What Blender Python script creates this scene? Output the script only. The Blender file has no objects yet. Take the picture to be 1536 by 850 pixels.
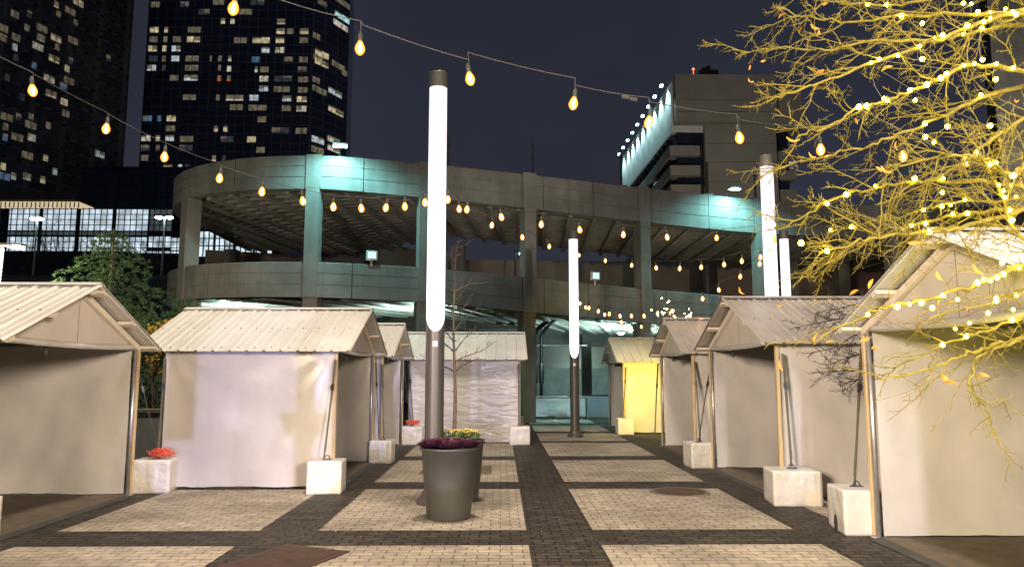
import bpy, bmesh, math, random
from mathutils import Vector, Matrix, noise
random.seed(7)
PI = math.pi
scn = bpy.context.scene
col = scn.collection

# ------------------------------------------------------------------ camera
F, PW, PH, EYE = 1100.0, 1536, 850, 1.6
pitch = math.atan(134 / F)
yaw = math.atan(17 / F * math.cos(pitch))
FWD = Vector((math.sin(yaw) * math.cos(pitch), math.cos(yaw) * math.cos(pitch), math.sin(pitch)))
RGT = Vector((math.cos(yaw), -math.sin(yaw), 0))
UPV = RGT.cross(FWD)
CAM = Vector((0, 0, EYE))
cd = bpy.data.cameras.new('camera'); cam = bpy.data.objects.new('camera', cd); col.objects.link(cam)
cam.matrix_world = Matrix((RGT, UPV, -FWD)).transposed().to_4x4()
cam.location = CAM
cd.sensor_width = 36; cd.lens = 36 * F / PW; cd.clip_end = 2000; cd.clip_start = 0.05
scn.camera = cam

def ray(px, py): return FWD + RGT * ((px - PW / 2) / F) + UPV * ((PH / 2 - py) / F)
def at(px, py, y):            # surveyed point: photo direction at a known distance y
    r = ray(px, py); return CAM + r * (y / r.y)
def gnd(px, py, z=0.0):
    r = ray(px, py); return CAM + r * ((z - EYE) / r.z)
def proj(p):
    d = Vector(p) - CAM; k = d.dot(FWD)
    return (PW / 2 + F * d.dot(RGT) / k, PH / 2 - F * d.dot(UPV) / k)

# ------------------------------------------------------------------ node materials
MATS = {}
def newmat(name):
    m = bpy.data.materials.new(name); m.use_nodes = True
    nt = m.node_tree; nt.nodes.clear()
    out = nt.nodes.new('ShaderNodeOutputMaterial')
    MATS[name] = m
    return m, nt, out
def N(nt, t, **kw):
    n = nt.nodes.new(t)
    for k, v in kw.items():
        if k in n.inputs: n.inputs[k].default_value = v
        else: setattr(n, k, v)
    return n
def rgba(c): return (c[0], c[1], c[2], 1)
def pbr(name, c, rough=.6, metal=0, var=.25, scale=3, c2=None, bump=0, bscale=20, stretch=None, spec=.5, dirt=0, transl=0, detail=6, streak=0):
    m, nt, out = newmat(name)
    p = N(nt, 'ShaderNodeBsdfPrincipled'); L = nt.links.new
    p.inputs['Roughness'].default_value = rough; p.inputs['Metallic'].default_value = metal
    p.inputs['Specular IOR Level'].default_value = spec
    tc = N(nt, 'ShaderNodeTexCoord'); mp = N(nt, 'ShaderNodeMapping')
    if stretch: mp.inputs['Scale'].default_value = stretch
    L(tc.outputs['Object'], mp.inputs['Vector'])
    nz = N(nt, 'ShaderNodeTexNoise', Scale=scale, Detail=detail, Roughness=.62)
    L(mp.outputs[0], nz.inputs['Vector'])
    rp = N(nt, 'ShaderNodeValToRGB')
    a = [x * (1 - var) for x in c]; b = c2 or [min(1, x * (1 + var)) for x in c]
    rp.color_ramp.elements[0].color = rgba(a); rp.color_ramp.elements[0].position = .3
    rp.color_ramp.elements[1].color = rgba(b); rp.color_ramp.elements[1].position = .7
    L(nz.outputs['Fac'], rp.inputs[0])
    csock = rp.outputs[0]
    if dirt:
        n2 = N(nt, 'ShaderNodeTexNoise', Scale=scale * .35, Detail=8, Roughness=.7)
        L(mp.outputs[0], n2.inputs['Vector'])
        r2 = N(nt, 'ShaderNodeValToRGB'); r2.color_ramp.elements[0].position = .42; r2.color_ramp.elements[1].position = .62
        r2.color_ramp.elements[0].color = (1 - dirt, 1 - dirt, 1 - dirt * 1.05, 1); r2.color_ramp.elements[1].color = (1, 1, 1, 1)
        L(n2.outputs['Fac'], r2.inputs[0])
        mx = N(nt, 'ShaderNodeMix', data_type='RGBA', blend_type='MULTIPLY'); mx.inputs['Factor'].default_value = 1
        L(csock, mx.inputs[6]); L(r2.outputs[0], mx.inputs[7]); csock = mx.outputs[2]
    if streak:
        m3 = N(nt, 'ShaderNodeMapping'); m3.inputs['Scale'].default_value = (2.2, 2.2, .12); L(tc.outputs['Object'], m3.inputs[0])
        n3 = N(nt, 'ShaderNodeTexNoise', Scale=1.6, Detail=7, Roughness=.7); L(m3.outputs[0], n3.inputs['Vector'])
        r3 = N(nt, 'ShaderNodeValToRGB'); r3.color_ramp.elements[0].position = .36; r3.color_ramp.elements[1].position = .58
        r3.color_ramp.elements[0].color = (1 - streak,) * 3 + (1,); r3.color_ramp.elements[1].color = (1, 1, 1, 1)
        L(n3.outputs['Fac'], r3.inputs[0])
        m4 = N(nt, 'ShaderNodeMix', data_type='RGBA', blend_type='MULTIPLY'); m4.inputs['Factor'].default_value = 1
        L(csock, m4.inputs[6]); L(r3.outputs[0], m4.inputs[7]); csock = m4.outputs[2]
    L(csock, p.inputs['Base Color'])
    if bump:
        nb = N(nt, 'ShaderNodeTexNoise', Scale=bscale, Detail=5)
        L(mp.outputs[0], nb.inputs['Vector'])
        bp = N(nt, 'ShaderNodeBump', Strength=bump, Distance=.02)
        L(nb.outputs['Fac'], bp.inputs['Height']); L(bp.outputs[0], p.inputs['Normal'])
    sh = p.outputs[0]
    if transl:
        tr = N(nt, 'ShaderNodeBsdfTranslucent'); L(csock, tr.inputs['Color'])
        ms = N(nt, 'ShaderNodeMixShader'); ms.inputs[0].default_value = transl
        L(p.outputs[0], ms.inputs[1]); L(tr.outputs[0], ms.inputs[2]); sh = ms.outputs[0]
    L(sh, out.inputs[0])
    return m
def emit(name, c, s, sample=True):
    m, nt, out = newmat(name)
    e = N(nt, 'ShaderNodeEmission', Strength=s); e.inputs['Color'].default_value = rgba(c)
    nt.links.new(e.outputs[0], out.inputs[0])
    if not sample: m.cycles.emission_sampling = 'NONE'
    return m
def emit_room(name, c, s, lo=.35):
    """a lit room behind glass: uneven brightness (blinds, furniture)"""
    m, nt, out = newmat(name); L = nt.links.new
    tc = N(nt, 'ShaderNodeTexCoord')
    mp = N(nt, 'ShaderNodeMapping'); mp.inputs['Scale'].default_value = (1, 1, .7); L(tc.outputs['Object'], mp.inputs[0])
    nz = N(nt, 'ShaderNodeTexNoise', Scale=.9, Detail=3); L(mp.outputs[0], nz.inputs['Vector'])
    mr = N(nt, 'ShaderNodeMapRange'); mr.inputs[1].default_value = .35; mr.inputs[2].default_value = .65
    mr.inputs[3].default_value = lo * s; mr.inputs[4].default_value = s; L(nz.outputs['Fac'], mr.inputs[0])
    e = N(nt, 'ShaderNodeEmission'); e.inputs['Color'].default_value = rgba(c); L(mr.outputs[0], e.inputs['Strength'])
    L(e.outputs[0], out.inputs[0]); m.cycles.emission_sampling = 'NONE'
    return m
def brickmat(name, c1, c2, mortar, bw, bh, ms, plane='xy', rough=.8, bump=.3, spec=.3, nscale=6, nvar=.35, speck=0, offs=.5, metal=0, dirt=0):
    m, nt, out = newmat(name); L = nt.links.new
    p = N(nt, 'ShaderNodeBsdfPrincipled', Roughness=rough, Metallic=metal); p.inputs['Specular IOR Level'].default_value = spec
    tc = N(nt, 'ShaderNodeTexCoord'); mp = N(nt, 'ShaderNodeMapping'); L(tc.outputs['Object'], mp.inputs[0])
    if plane == 'xz': mp.inputs['Rotation'].default_value = (-PI / 2, 0, 0)
    if plane == 'yz': mp.inputs['Rotation'].default_value = (-PI / 2, 0, -PI / 2)
    if plane == 'yx': mp.inputs['Rotation'].default_value = (0, 0, PI / 2)
    br = N(nt, 'ShaderNodeTexBrick', offset=offs); L(mp.outputs[0], br.inputs['Vector'])
    br.inputs['Color1'].default_value = rgba(c1); br.inputs['Color2'].default_value = rgba(c2); br.inputs['Mortar'].default_value = rgba(mortar)
    br.inputs['Scale'].default_value = 1; br.inputs['Brick Width'].default_value = bw; br.inputs['Row Height'].default_value = bh
    br.inputs['Mortar Size'].default_value = ms; br.inputs['Mortar Smooth'].default_value = .1
    nz = N(nt, 'ShaderNodeTexNoise', Scale=nscale, Detail=8, Roughness=.65); L(tc.outputs['Object'], nz.inputs['Vector'])
    mr = N(nt, 'ShaderNodeMapRange'); mr.inputs[1].default_value = .3; mr.inputs[2].default_value = .7; mr.inputs[3].default_value = 1 - nvar; mr.inputs[4].default_value = 1 + nvar * .6
    L(nz.outputs['Fac'], mr.inputs[0])
    mx = N(nt, 'ShaderNodeMix', data_type='RGBA', blend_type='MULTIPLY'); mx.inputs['Factor'].default_value = 1
    L(br.outputs['Color'], mx.inputs[6]); L(mr.outputs[0], mx.inputs[7])
    cs = mx.outputs[2]
    if dirt:
        n3 = N(nt, 'ShaderNodeTexNoise', Scale=.9, Detail=9, Roughness=.72); L(tc.outputs['Object'], n3.inputs['Vector'])
        r3 = N(nt, 'ShaderNodeValToRGB'); r3.color_ramp.elements[0].position = .4; r3.color_ramp.elements[1].position = .6
        r3.color_ramp.elements[0].color = (1 - dirt,) * 3 + (1,); r3.color_ramp.elements[1].color = (1, 1, 1, 1)
        L(n3.outputs['Fac'], r3.inputs[0])
        m3 = N(nt, 'ShaderNodeMix', data_type='RGBA', blend_type='MULTIPLY'); m3.inputs['Factor'].default_value = 1
        L(cs, m3.inputs[6]); L(r3.outputs[0], m3.inputs[7]); cs = m3.outputs[2]
    if speck:
        vo = N(nt, 'ShaderNodeTexNoise', Scale=55, Detail=2); L(tc.outputs['Object'], vo.inputs['Vector'])
        rs = N(nt, 'ShaderNodeValToRGB'); rs.color_ramp.elements[0].position = .66; rs.color_ramp.elements[1].position = .74
        L(vo.outputs['Fac'], rs.inputs[0])
        m2 = N(nt, 'ShaderNodeMix', data_type='RGBA'); L(rs.outputs[0], m2.inputs[0]); L(cs, m2.inputs[6])
        m2.inputs[7].default_value = (speck, speck * .9, speck * .75, 1); cs = m2.outputs[2]
    L(cs, p.inputs['Base Color'])
    if bump:
        inv = N(nt, 'ShaderNodeMath', operation='SUBTRACT'); inv.inputs[0].default_value = 1; L(br.outputs['Fac'], inv.inputs[1])
        n4 = N(nt, 'ShaderNodeTexNoise', Scale=70, Detail=3); L(tc.outputs['Object'], n4.inputs['Vector'])
        ad = N(nt, 'ShaderNodeMath', operation='MULTIPLY_ADD'); L(n4.outputs['Fac'], ad.inputs[0]); ad.inputs[1].default_value = .6; L(inv.outputs[0], ad.inputs[2])
        bp = N(nt, 'ShaderNodeBump', Strength=bump, Distance=.008); L(ad.outputs[0], bp.inputs['Height']); L(bp.outputs[0], p.inputs['Normal'])
    L(p.outputs[0], out.inputs[0])
    return m

def vinyl(name, c, rough, wr, ws, stretch=(1, 1, 1), grime=.80):
    """white coated tent fabric: faint grime, soft creases, waxy shine"""
    m, nt, out = newmat(name); L = nt.links.new
    p = N(nt, 'ShaderNodeBsdfPrincipled', Roughness=rough); p.inputs['Specular IOR Level'].default_value = .45
    tc = N(nt, 'ShaderNodeTexCoord'); mp = N(nt, 'ShaderNodeMapping'); mp.inputs['Scale'].default_value = stretch
    L(tc.outputs['Object'], mp.inputs[0])
    nz = N(nt, 'ShaderNodeTexNoise', Scale=1.4, Detail=7, Roughness=.6); L(tc.outputs['Object'], nz.inputs['Vector'])
    rp = N(nt, 'ShaderNodeValToRGB'); rp.color_ramp.elements[0].position = .3; rp.color_ramp.elements[1].position = .68
    rp.color_ramp.elements[0].color = rgba([x * grime for x in c]); rp.color_ramp.elements[1].color = rgba(c)
    L(nz.outputs['Fac'], rp.inputs[0])
    nb = N(nt, 'ShaderNodeTexNoise', Scale=ws, Detail=3, Roughness=.45, Distortion=.25); L(mp.outputs[0], nb.inputs['Vector'])
    bp = N(nt, 'ShaderNodeBump', Strength=wr, Distance=.05); L(nb.outputs['Fac'], bp.inputs['Height']); L(bp.outputs[0], p.inputs['Normal'])
    tr = N(nt, 'ShaderNodeBsdfTranslucent'); L(rp.outputs[0], p.inputs['Base Color']); L(rp.outputs[0], tr.inputs['Color'])
    ms = N(nt, 'ShaderNodeMixShader'); ms.inputs[0].default_value = .12
    L(p.outputs[0], ms.inputs[1]); L(tr.outputs[0], ms.inputs[2]); L(ms.outputs[0], out.inputs[0])
    return m

M = MATS
vinyl('tent_vinyl', (.60, .58, .57), .27, .30, 1.5)
vinyl('tent_vinyl_creased', (.62, .60, .60), .16, .85, 3.2, (1, 1, 3.2))
vinyl('tent_gable', (.62, .58, .54), .5, .15, 1.5)
vinyl('wrap_film', (.66, .64, .61), .3, .6, 6, grime=.94)
pbr('roof_metal', (.66, .65, .62), .38, var=.08, scale=1.6, dirt=.14, spec=.5)
pbr('roof_metal_worn', (.50, .46, .43), .33, metal=.25, var=.14, scale=1.6, dirt=.25)
pbr('screw', (.12, .11, .1), .5)
pbr('galvanized', (.42, .41, .40), .38, metal=.7, var=.2, scale=9)
pbr('timber', (.50, .38, .22), .7, var=.25, scale=4, stretch=(8, 8, .8))
pbr('timber_white', (.60, .54, .46), .65, var=.12, scale=4)
pbr('mat_floor', (.085, .065, .045), .85, var=.35, scale=5, bump=.2)
pbr('rubber', (.03, .03, .03), .7)
pbr('strap_web', (.10, .09, .06), .8, var=.2, scale=30)
pbr('steel_dark', (.05, .05, .055), .45, metal=.5)
pbr('pole_paint', (.052, .048, .044), .42, var=.08, scale=5)
pbr('pole_cap', (.075, .068, .06), .5, var=.1)
pbr('planter_gray', (.036, .036, .033), .5, var=.12, scale=4, bump=.08, bscale=60)
pbr('soil', (.03, .022, .015), .95, bump=.8, bscale=40)
pbr('cabbage_purple', (.05, .010, .028), .6, var=.6, scale=14, c2=(.11, .025, .065))
pbr('mum_yellow', (.72, .55, .16), .7, var=.2, scale=20)
pbr('mum_leaf', (.05, .10, .025), .6, var=.4, scale=12)
pbr('bark', (.085, .065, .045), .9, var=.35, scale=25, bump=.5, bscale=60)
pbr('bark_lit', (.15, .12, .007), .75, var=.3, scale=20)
pbr('twig_dark', (.045, .032, .028), .85, var=.3, scale=20)
pbr('leaf_orange', (.46, .24, .03), .6, var=.35, scale=14, transl=.3)
pbr('leaf_yellow', (.42, .26, .025), .6, var=.4, scale=6, transl=.2)
pbr('needles', (.055, .10, .035), .7, var=.5, scale=1.2)
pbr('hedge_leaf', (.05, .055, .02), .7, var=.5, scale=3)
pbr('rope', (.70, .10, .05), .6, var=.3, scale=30)
pbr('concrete', (.20, .188, .165), .85, var=.18, scale=.8, dirt=.34, bump=.12, bscale=12, streak=.20)
pbr('concrete_dark', (.16, .145, .125), .9, var=.25, scale=.5, dirt=.3)
pbr('concrete_rib', (.27, .245, .21), .9, var=.2, scale=.7, dirt=.3)
pbr('concrete_tower', (.25, .235, .205), .85, var=.10, scale=.15, dirt=.12)
pbr('white_wall', (.52, .52, .50), .8, var=.08, scale=.2)
pbr('brown_wall', (.20, .14, .10), .9, var=.2, scale=.5, dirt=.2)
pbr('pipe_black', (.018, .018, .02), .4)
pbr('glass_dark', (.012, .016, .026), .12, var=.3, scale=.3)
pbr('embankment', (.028, .024, .022), .95, var=.4, scale=.6)
pbr('iron', (.075, .05, .035), .65, metal=.3, var=.35, scale=8, bump=.4, bscale=60)
pbr('plate_rust', (.062, .036, .026), .55, metal=.4, var=.35, scale=6)
pbr('tarp_white', (.62, .66, .66), .4, var=.1, scale=3, bump=.5, bscale=9)
pbr('panel_blue', (.20, .25, .28), .6, var=.15, scale=2)
pbr('wall_gray', (.25, .26, .25), .8, var=.15, scale=2, dirt=.2)
pbr('fixture', (.45, .45, .44), .45, metal=.3)
pbr('rooftop_red', (.05, .035, .03), .7)
brickmat('paver_dark', (.062, .052, .044), (.030, .026, .023), (.008, .007, .006), .205, .105, .011, rough=.66, bump=.9, nscale=5, nvar=.55, speck=.30, spec=.25)
brickmat('paver_light', (.43, .38, .315), (.36, .318, .26), (.13, .108, .082), .205, .105, .006, plane='xy', rough=.75, bump=.8, speck=.13, nscale=9, nvar=.32, dirt=.40)
brickmat('tower_glass', (.06, .085, .16), (.09, .10, .15), (.24, .22, .22), 3.0, 3.0, .22, plane='xz', rough=.16, bump=0, spec=.4, nscale=.05, nvar=.4, offs=0)
brickmat('tower_glass_side', (.20, .185, .17), (.10, .10, .10), (.30, .27, .24), 3.4, 3.4, .30, plane='yz', rough=.35, bump=0, spec=.3, nscale=.05, nvar=.4, offs=0)
brickmat('box_glass', (.02, .05, .10), (.03, .06, .11), (.003, .004, .006), 1.9, 1.9, .08, plane='xz', rough=.15, bump=0, spec=.4, nscale=.1, nvar=.3, offs=0)
def lum():
    m, nt, out = newmat('lum_pole'); L = nt.links.new
    tc = N(nt, 'ShaderNodeTexCoord'); sp_ = N(nt, 'ShaderNodeSeparateXYZ'); L(tc.outputs['Object'], sp_.inputs[0])
    mr = N(nt, 'ShaderNodeMapRange'); mr.inputs[1].default_value = 2.1; mr.inputs[2].default_value = 5.2; mr.inputs[3].default_value = 2.6; mr.inputs[4].default_value = 1.02
    L(sp_.outputs['Z'], mr.inputs[0])
    e = N(nt, 'ShaderNodeEmission'); e.inputs['Color'].default_value = (1, .905, .975, 1); L(mr.outputs[0], e.inputs['Strength']); L(e.outputs[0], out.inputs[0])
lum()
emit('fairy', (1.0, .80, .03), 55)
emit('fairy_small', (1.0, .78, .22), 90)
emit('filament', (1.0, .62, .20), 70)
emit('lamp_cyan', (.55, 1.0, .97), 30)
emit('lamp_cyan_soft', (.62, 1.0, .97), 8)
emit('lamp_white', (1.0, 1.0, .78), 40)
emit('lamp_dim', (.6, .9, .9), 1.2, False)
emit('beacon_red', (1, .16, .05), 3, False)
for nme, c, s in (('room_warm', (1, .84, .50), .62), ('room_pale', (1, .93, .75), .55), ('room_white', (.80, .93, 1), .62), ('room_dim', (.95, .82, .55), .16),
                  ('room_faint', (.6, .7, .85), .06), ('room_blue', (.22, .48, .8), .30), ('room_red', (1, .20, .06), .55), ('room_cyan', (.55, 1, 1), .9)):
    emit_room(nme, c, s)
for nme, c, s in (('flat_warm', (1, .84, .52), .34), ('flat_pale', (1, .93, .75), .28), ('flat_white', (.80, .93, 1), .30), ('flat_dim', (.95, .82, .55), .12), ('flat_faint', (.6, .7, .85), .045), ('flat_blue', (.3, .5, .8), .20)):
    emit_room(nme, c, s)
emit_room('hall_white', (.74, .88, 1), .85, .55)
emit_room('hall_low', (.74, .90, 1), 1.0, .25)
emit_room('hall_gray', (.60, .72, .78), .11, .5)
emit('canopy_warm', (1, .80, .50), .6, False)

def bulb_glass():
    m, nt, out = newmat('bulb_glass'); L = nt.links.new
    t = N(nt, 'ShaderNodeBsdfTransparent'); t.inputs[0].default_value = (1, .78, .48, 1)
    e = N(nt, 'ShaderNodeEmission', Strength=1.6); e.inputs[0].default_value = (1, .31, .035, 1)
    a = N(nt, 'ShaderNodeAddShader'); L(t.outputs[0], a.inputs[0]); L(e.outputs[0], a.inputs[1])
    L(a.outputs[0], out.inputs[0]); m.cycles.emission_sampling = 'NONE'
bulb_glass()

# ------------------------------------------------------------------ mesh helpers
class MB:
    def __init__(s): s.v = []; s.f = []; s.m = []
    def add(s, vs, fs, mi=0):
        o = len(s.v); s.v += [tuple(v) for v in vs]
        for f in fs: s.f.append(tuple(i + o for i in f)); s.m.append(mi)
    def quad(s, a, b, c, d, mi=0): s.add([a, b, c, d], [(0, 1, 2, 3)], mi)
    def box(s, c, d, rz=0, mi=0):
        ca, sa = math.cos(rz), math.sin(rz); vs = []
        for z in (-1, 1):
            for x, y in ((-1, -1), (1, -1), (1, 1), (-1, 1)):
                X, Y = x * d[0] / 2, y * d[1] / 2
                vs.append((c[0] + X * ca - Y * sa, c[1] + X * sa + Y * ca, c[2] + z * d[2] / 2))
        s.add(vs, [(3, 2, 1, 0), (4, 5, 6, 7), (0, 1, 5, 4), (1, 2, 6, 5), (2, 3, 7, 6), (3, 0, 4, 7)], mi)
    def bar(s, a, b, w, h, up=(0, 0, 1), mi=0):
        a, b = Vector(a), Vector(b); t = (b - a).normalized(); u = Vector(up)
        sd = t.cross(u)
        if sd.length < 1e-4: sd = t.cross(Vector((1, 0, 0)))
        sd.normalize(); u = sd.cross(t)
        vs = []
        for p in (a, b):
            for x, y in ((-1, -1), (1, -1), (1, 1), (-1, 1)): vs.append(p + sd * (x * w / 2) + u * (y * h / 2))
        s.add(vs, [(0, 1, 2, 3), (7, 6, 5, 4), (4, 5, 1, 0), (5, 6, 2, 1), (6, 7, 3, 2), (7, 4, 0, 3)], mi)
    def tube(s, pts, r, n=8, mi=0, cap=True):
        pts = [Vector(p) for p in pts]
        if not isinstance(r, (list, tuple)): r = [r] * len(pts)
        o = len(s.v); ref = None
        for i, p in enumerate(pts):
            t = (pts[min(i + 1, len(pts) - 1)] - pts[max(i - 1, 0)])
            if t.length < 1e-9: t = Vector((0, 0, 1))
            t.normalize()
            if ref is None: ref = Vector((1, 0, 0)) if abs(t.x) < .8 else Vector((0, 1, 0))
            a = t.cross(ref).normalized(); b = t.cross(a); ref = a.cross(t)
            for k in range(n):
                an = 2 * PI * k / n
                s.v.append(tuple(p + (a * math.cos(an) + b * math.sin(an)) * r[i]))
        for i in range(len(pts) - 1):
            for k in range(n):
                k2 = (k + 1) % n
                s.f.append((o + i * n + k, o + i * n + k2, o + (i + 1) * n + k2, o + (i + 1) * n + k)); s.m.append(mi)
        if cap:
            s.f.append(tuple(o + k for k in range(n - 1, -1, -1))); s.m.append(mi)
            e = o + (len(pts) - 1) * n
            s.f.append(tuple(e + k for k in range(n))); s.m.append(mi)
    def lathe(s, prof, n=24, c=(0, 0, 0), mi=0):
        o = len(s.v)
        for r, z in prof:
            for k in range(n):
                a = 2 * PI * k / n; s.v.append((c[0] + r * math.cos(a), c[1] + r * math.sin(a), c[2] + z))
        for i in range(len(prof) - 1):
            for k in range(n):
                k2 = (k + 1) % n
                s.f.append((o + i * n + k, o + i * n + k2, o + (i + 1) * n + k2, o + (i + 1) * n + k)); s.m.append(mi)
    def build(s, name, mats, parent=None, smooth=False, loc=None, bevel=0):
        me = bpy.data.meshes.new(name); me.from_pydata(s.v, [], s.f)
        if not isinstance(mats, (list, tuple)): mats = [mats]
        for m in mats: me.materials.append(M[m])
        for i, p in enumerate(me.polygons):
            p.material_index = min(s.m[i], len(mats) - 1); p.use_smooth = smooth
        me.update()
        o = bpy.data.objects.new(name, me); col.objects.link(o)
        if parent: o.parent = parent
        if loc is not None: o.location = loc
        if bevel:
            b = o.modifiers.new('bevel', 'BEVEL'); b.width = bevel; b.segments = 2; b.limit_method = 'ANGLE'
        return o
def empty(name, loc, rz=0):
    o = bpy.data.objects.new(name, None); col.objects.link(o); o.location = loc; o.rotation_euler = (0, 0, rz)
    o.empty_display_size = .2
    return o
def tag(o, label=None, cat=None, group=None, kind=None):
    for k, v in (('label', label), ('category', cat), ('group', group), ('kind', kind)):
        if v: o[k] = v
    return o
def light(name, typ, loc, power, c, parent=None, aim=None, **kw):
    d = bpy.data.lights.new(name, typ); d.energy = power; d.color = c
    for k, v in kw.items(): setattr(d, k, v)
    o = bpy.data.objects.new(name, d); col.objects.link(o); o.location = loc
    if aim is not None: o.rotation_euler = (Vector(aim) - Vector(loc)).to_track_quat('-Z', 'Y').to_euler()
    return o
def nz3(x, y, z=0.0): return noise.noise(Vector((x, y, z)))
def copy_tree(o, parent=None):
    c = o.copy(); col.objects.link(c); c.parent = parent
    for ch in list(o.children): copy_tree(ch, c)
    return c

# ------------------------------------------------------------------ sky
w = bpy.data.worlds.new('World'); scn.world = w; w.use_nodes = True
nt = w.node_tree; bg = nt.nodes['Background']; L = nt.links.new
sky = nt.nodes.new('ShaderNodeTexSky'); sky.sky_type = 'NISHITA'; sky.sun_disc = False
sky.sun_elevation = math.radians(-6); sky.sun_rotation = math.radians(200); sky.altitude = 50
tc = nt.nodes.new('ShaderNodeTexCoord')
sp = nt.nodes.new('ShaderNodeSeparateXYZ'); L(tc.outputs['Generated'], sp.inputs[0])
rp = nt.nodes.new('ShaderNodeValToRGB')
rp.color_ramp.elements[0].position = 0; rp.color_ramp.elements[0].color = (.034, .037, .052, 1)
rp.color_ramp.elements[1].position = .8; rp.color_ramp.elements[1].color = (.0125, .015, .024, 1)
e = rp.color_ramp.elements.new(.30); e.color = (.022, .025, .038, 1)
L(sp.outputs['Z'], rp.inputs[0])
nzn = nt.nodes.new('ShaderNodeTexNoise'); nzn.inputs['Scale'].default_value = 2.2; nzn.inputs['Detail'].default_value = 5
L(tc.outputs['Generated'], nzn.inputs['Vector'])
mr = nt.nodes.new('ShaderNodeMapRange'); mr.inputs[1].default_value = .3; mr.inputs[2].default_value = .7; mr.inputs[3].default_value = .82; mr.inputs[4].default_value = 1.22
L(nzn.outputs['Fac'], mr.inputs[0])
mu = nt.nodes.new('ShaderNodeMix'); mu.data_type = 'RGBA'; mu.blend_type = 'MULTIPLY'; mu.inputs['Factor'].default_value = 1
L(rp.outputs[0], mu.inputs[6]); L(mr.outputs[0], mu.inputs[7])
sc_ = nt.nodes.new('ShaderNodeMix'); sc_.data_type = 'RGBA'; sc_.blend_type = 'ADD'; sc_.inputs['Factor'].default_value = .05
L(mu.outputs[2], sc_.inputs[6]); L(sky.outputs[0], sc_.inputs[7])
L(sc_.outputs[2], bg.inputs['Color']); bg.inputs['Strength'].default_value = 1.0

scn.view_settings.view_transform = 'Standard'; scn.view_settings.look = 'None'
scn.view_settings.exposure = .12; scn.view_settings.gamma = 1; scn.view_settings.use_curve_mapping = False
cy = scn.cycles
cy.use_denoising = True
try: cy.denoiser = 'OPENIMAGEDENOISE'; cy.denoising_input_passes = 'RGB_ALBEDO_NORMAL'
except Exception: pass
cy.max_bounces = 6; cy.diffuse_bounces = 3; cy.glossy_bounces = 3; cy.transmission_bounces = 3; cy.transparent_max_bounces = 8
cy.sample_clamp_indirect = 3.0; cy.caustics_reflective = False; cy.caustics_refractive = False

# ------------------------------------------------------------------ ground
g = MB(); g.quad((-600, -600, 0), (600, -600, 0), (600, 900, 0), (-600, 900, 0))
tag(g.build('plaza_ground', 'paver_dark'), kind='structure')
g = MB()
rows = [(1.05, 3.75), (4.40, 7.10), (7.76, 10.45), (11.11, 13.83), (14.48, 17.20), (17.62, 19.9), (20.5, 22.9), (23.5, 25.9)]
for i, (y0, y1) in enumerate(rows):
    for x0, x1 in ((-4.5, -2.46), (-1.86, .265), (.945, 3.02)):
        if i == 1 and x0 == -1.86: x0 = -1.86
        if i >= 4 and x0 < -2: continue
        g.quad((x0, y0, .004), (x1, y0, .004), (x1, y1, .004), (x0, y1, .004))
for y0, y1 in rows[1:5]:
    g.quad((3.65, y0, .004), (6.2, y0, .004), (6.2, y1, .004), (3.65, y1, .004))
tag(g.build('light_paving', 'paver_light'), kind='structure')

# manhole cover, drain plate, steel plate
m = empty('manhole_cover', (2.42, 10.13, .004)); tag(m, 'round rusty manhole cover set in light paving by the right booths', 'manhole cover')
b = MB(); b.lathe([(0, .012), (.33, .012), (.345, .008), (.345, 0)], 40); b.build('cover', 'iron', m)
b = MB(); b.lathe([(.346, .0), (.346, .010), (.40, .010), (.405, 0)], 40); b.build('ring', 'concrete_dark', m)
b = MB()
for k in range(-5, 6):
    hw = math.sqrt(max(0, .30 ** 2 - (k * .055) ** 2))
    if hw > .03: b.box((0, k * .055, .0145), (2 * hw, .018, .005))
b.build('tread_bars', 'iron', m)
dp = MB(); dp.box((0, 0, .004), (1.15, 1.05, .008)); dp.box((0, 0, .0095), (1.06, .96, .003))
o = dp.build('drain_cover', 'mat_floor', loc=(-.72, 12.45, .005)); tag(o, 'dark square utility cover let into pale paving behind the planter', 'utility cover')
a_, b_, c_ = gnd(525, 828), gnd(430, 817), gnd(330, 850)
mid = (a_ + b_) / 2
u = (a_ - b_); u.z = 0; wv = (c_ - b_); wv.z = 0
sp_ = empty('steel_plate', (b_.x, b_.y, 0)); tag(sp_, 'dark brown ribbed steel plate lying skewed across the front paving', 'steel plate')
pl = MB(); q = [Vector((0, 0, 0)), u, u + wv * 1.25, wv * 1.25]
q = [Vector((v.x, v.y, 0)) for v in q]
pl.add([v + Vector((0, 0, .005)) for v in q] + [v + Vector((0, 0, .013)) for v in q], [(7, 6, 5, 4), (0, 1, 5, 4), (1, 2, 6, 5), (2, 3, 7, 6), (3, 0, 4, 7)])
rb = pl
for i in range(1, 24):
    for j in range(1, 9):
        p = u * (j / 9) + wv * 1.25 * (i / 24)
        rb.bar(p + Vector((0, 0, .0145)) - u.normalized() * .02, p + Vector((0, 0, .0145)) + u.normalized() * .02, .007, .003)
rb.build('plate', 'plate_rust', sp_)
lt = MB()
for k in range(70):
    x, y = random.uniform(-4, 3.2), random.uniform(6.4, 15); s_ = random.uniform(.006, .016); a = random.uniform(0, 6)
    lt.add([(x, y, .006), (x + s_ * math.cos(a), y + s_ * math.sin(a), .012), (x - s_ * math.sin(a), y + s_ * math.cos(a), .009)], [(0, 1, 2)])
tag(lt.build('litter', 'wrap_film'), 'tiny paper scraps scattered on the dark paving', 'litter', kind='stuff')

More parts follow.
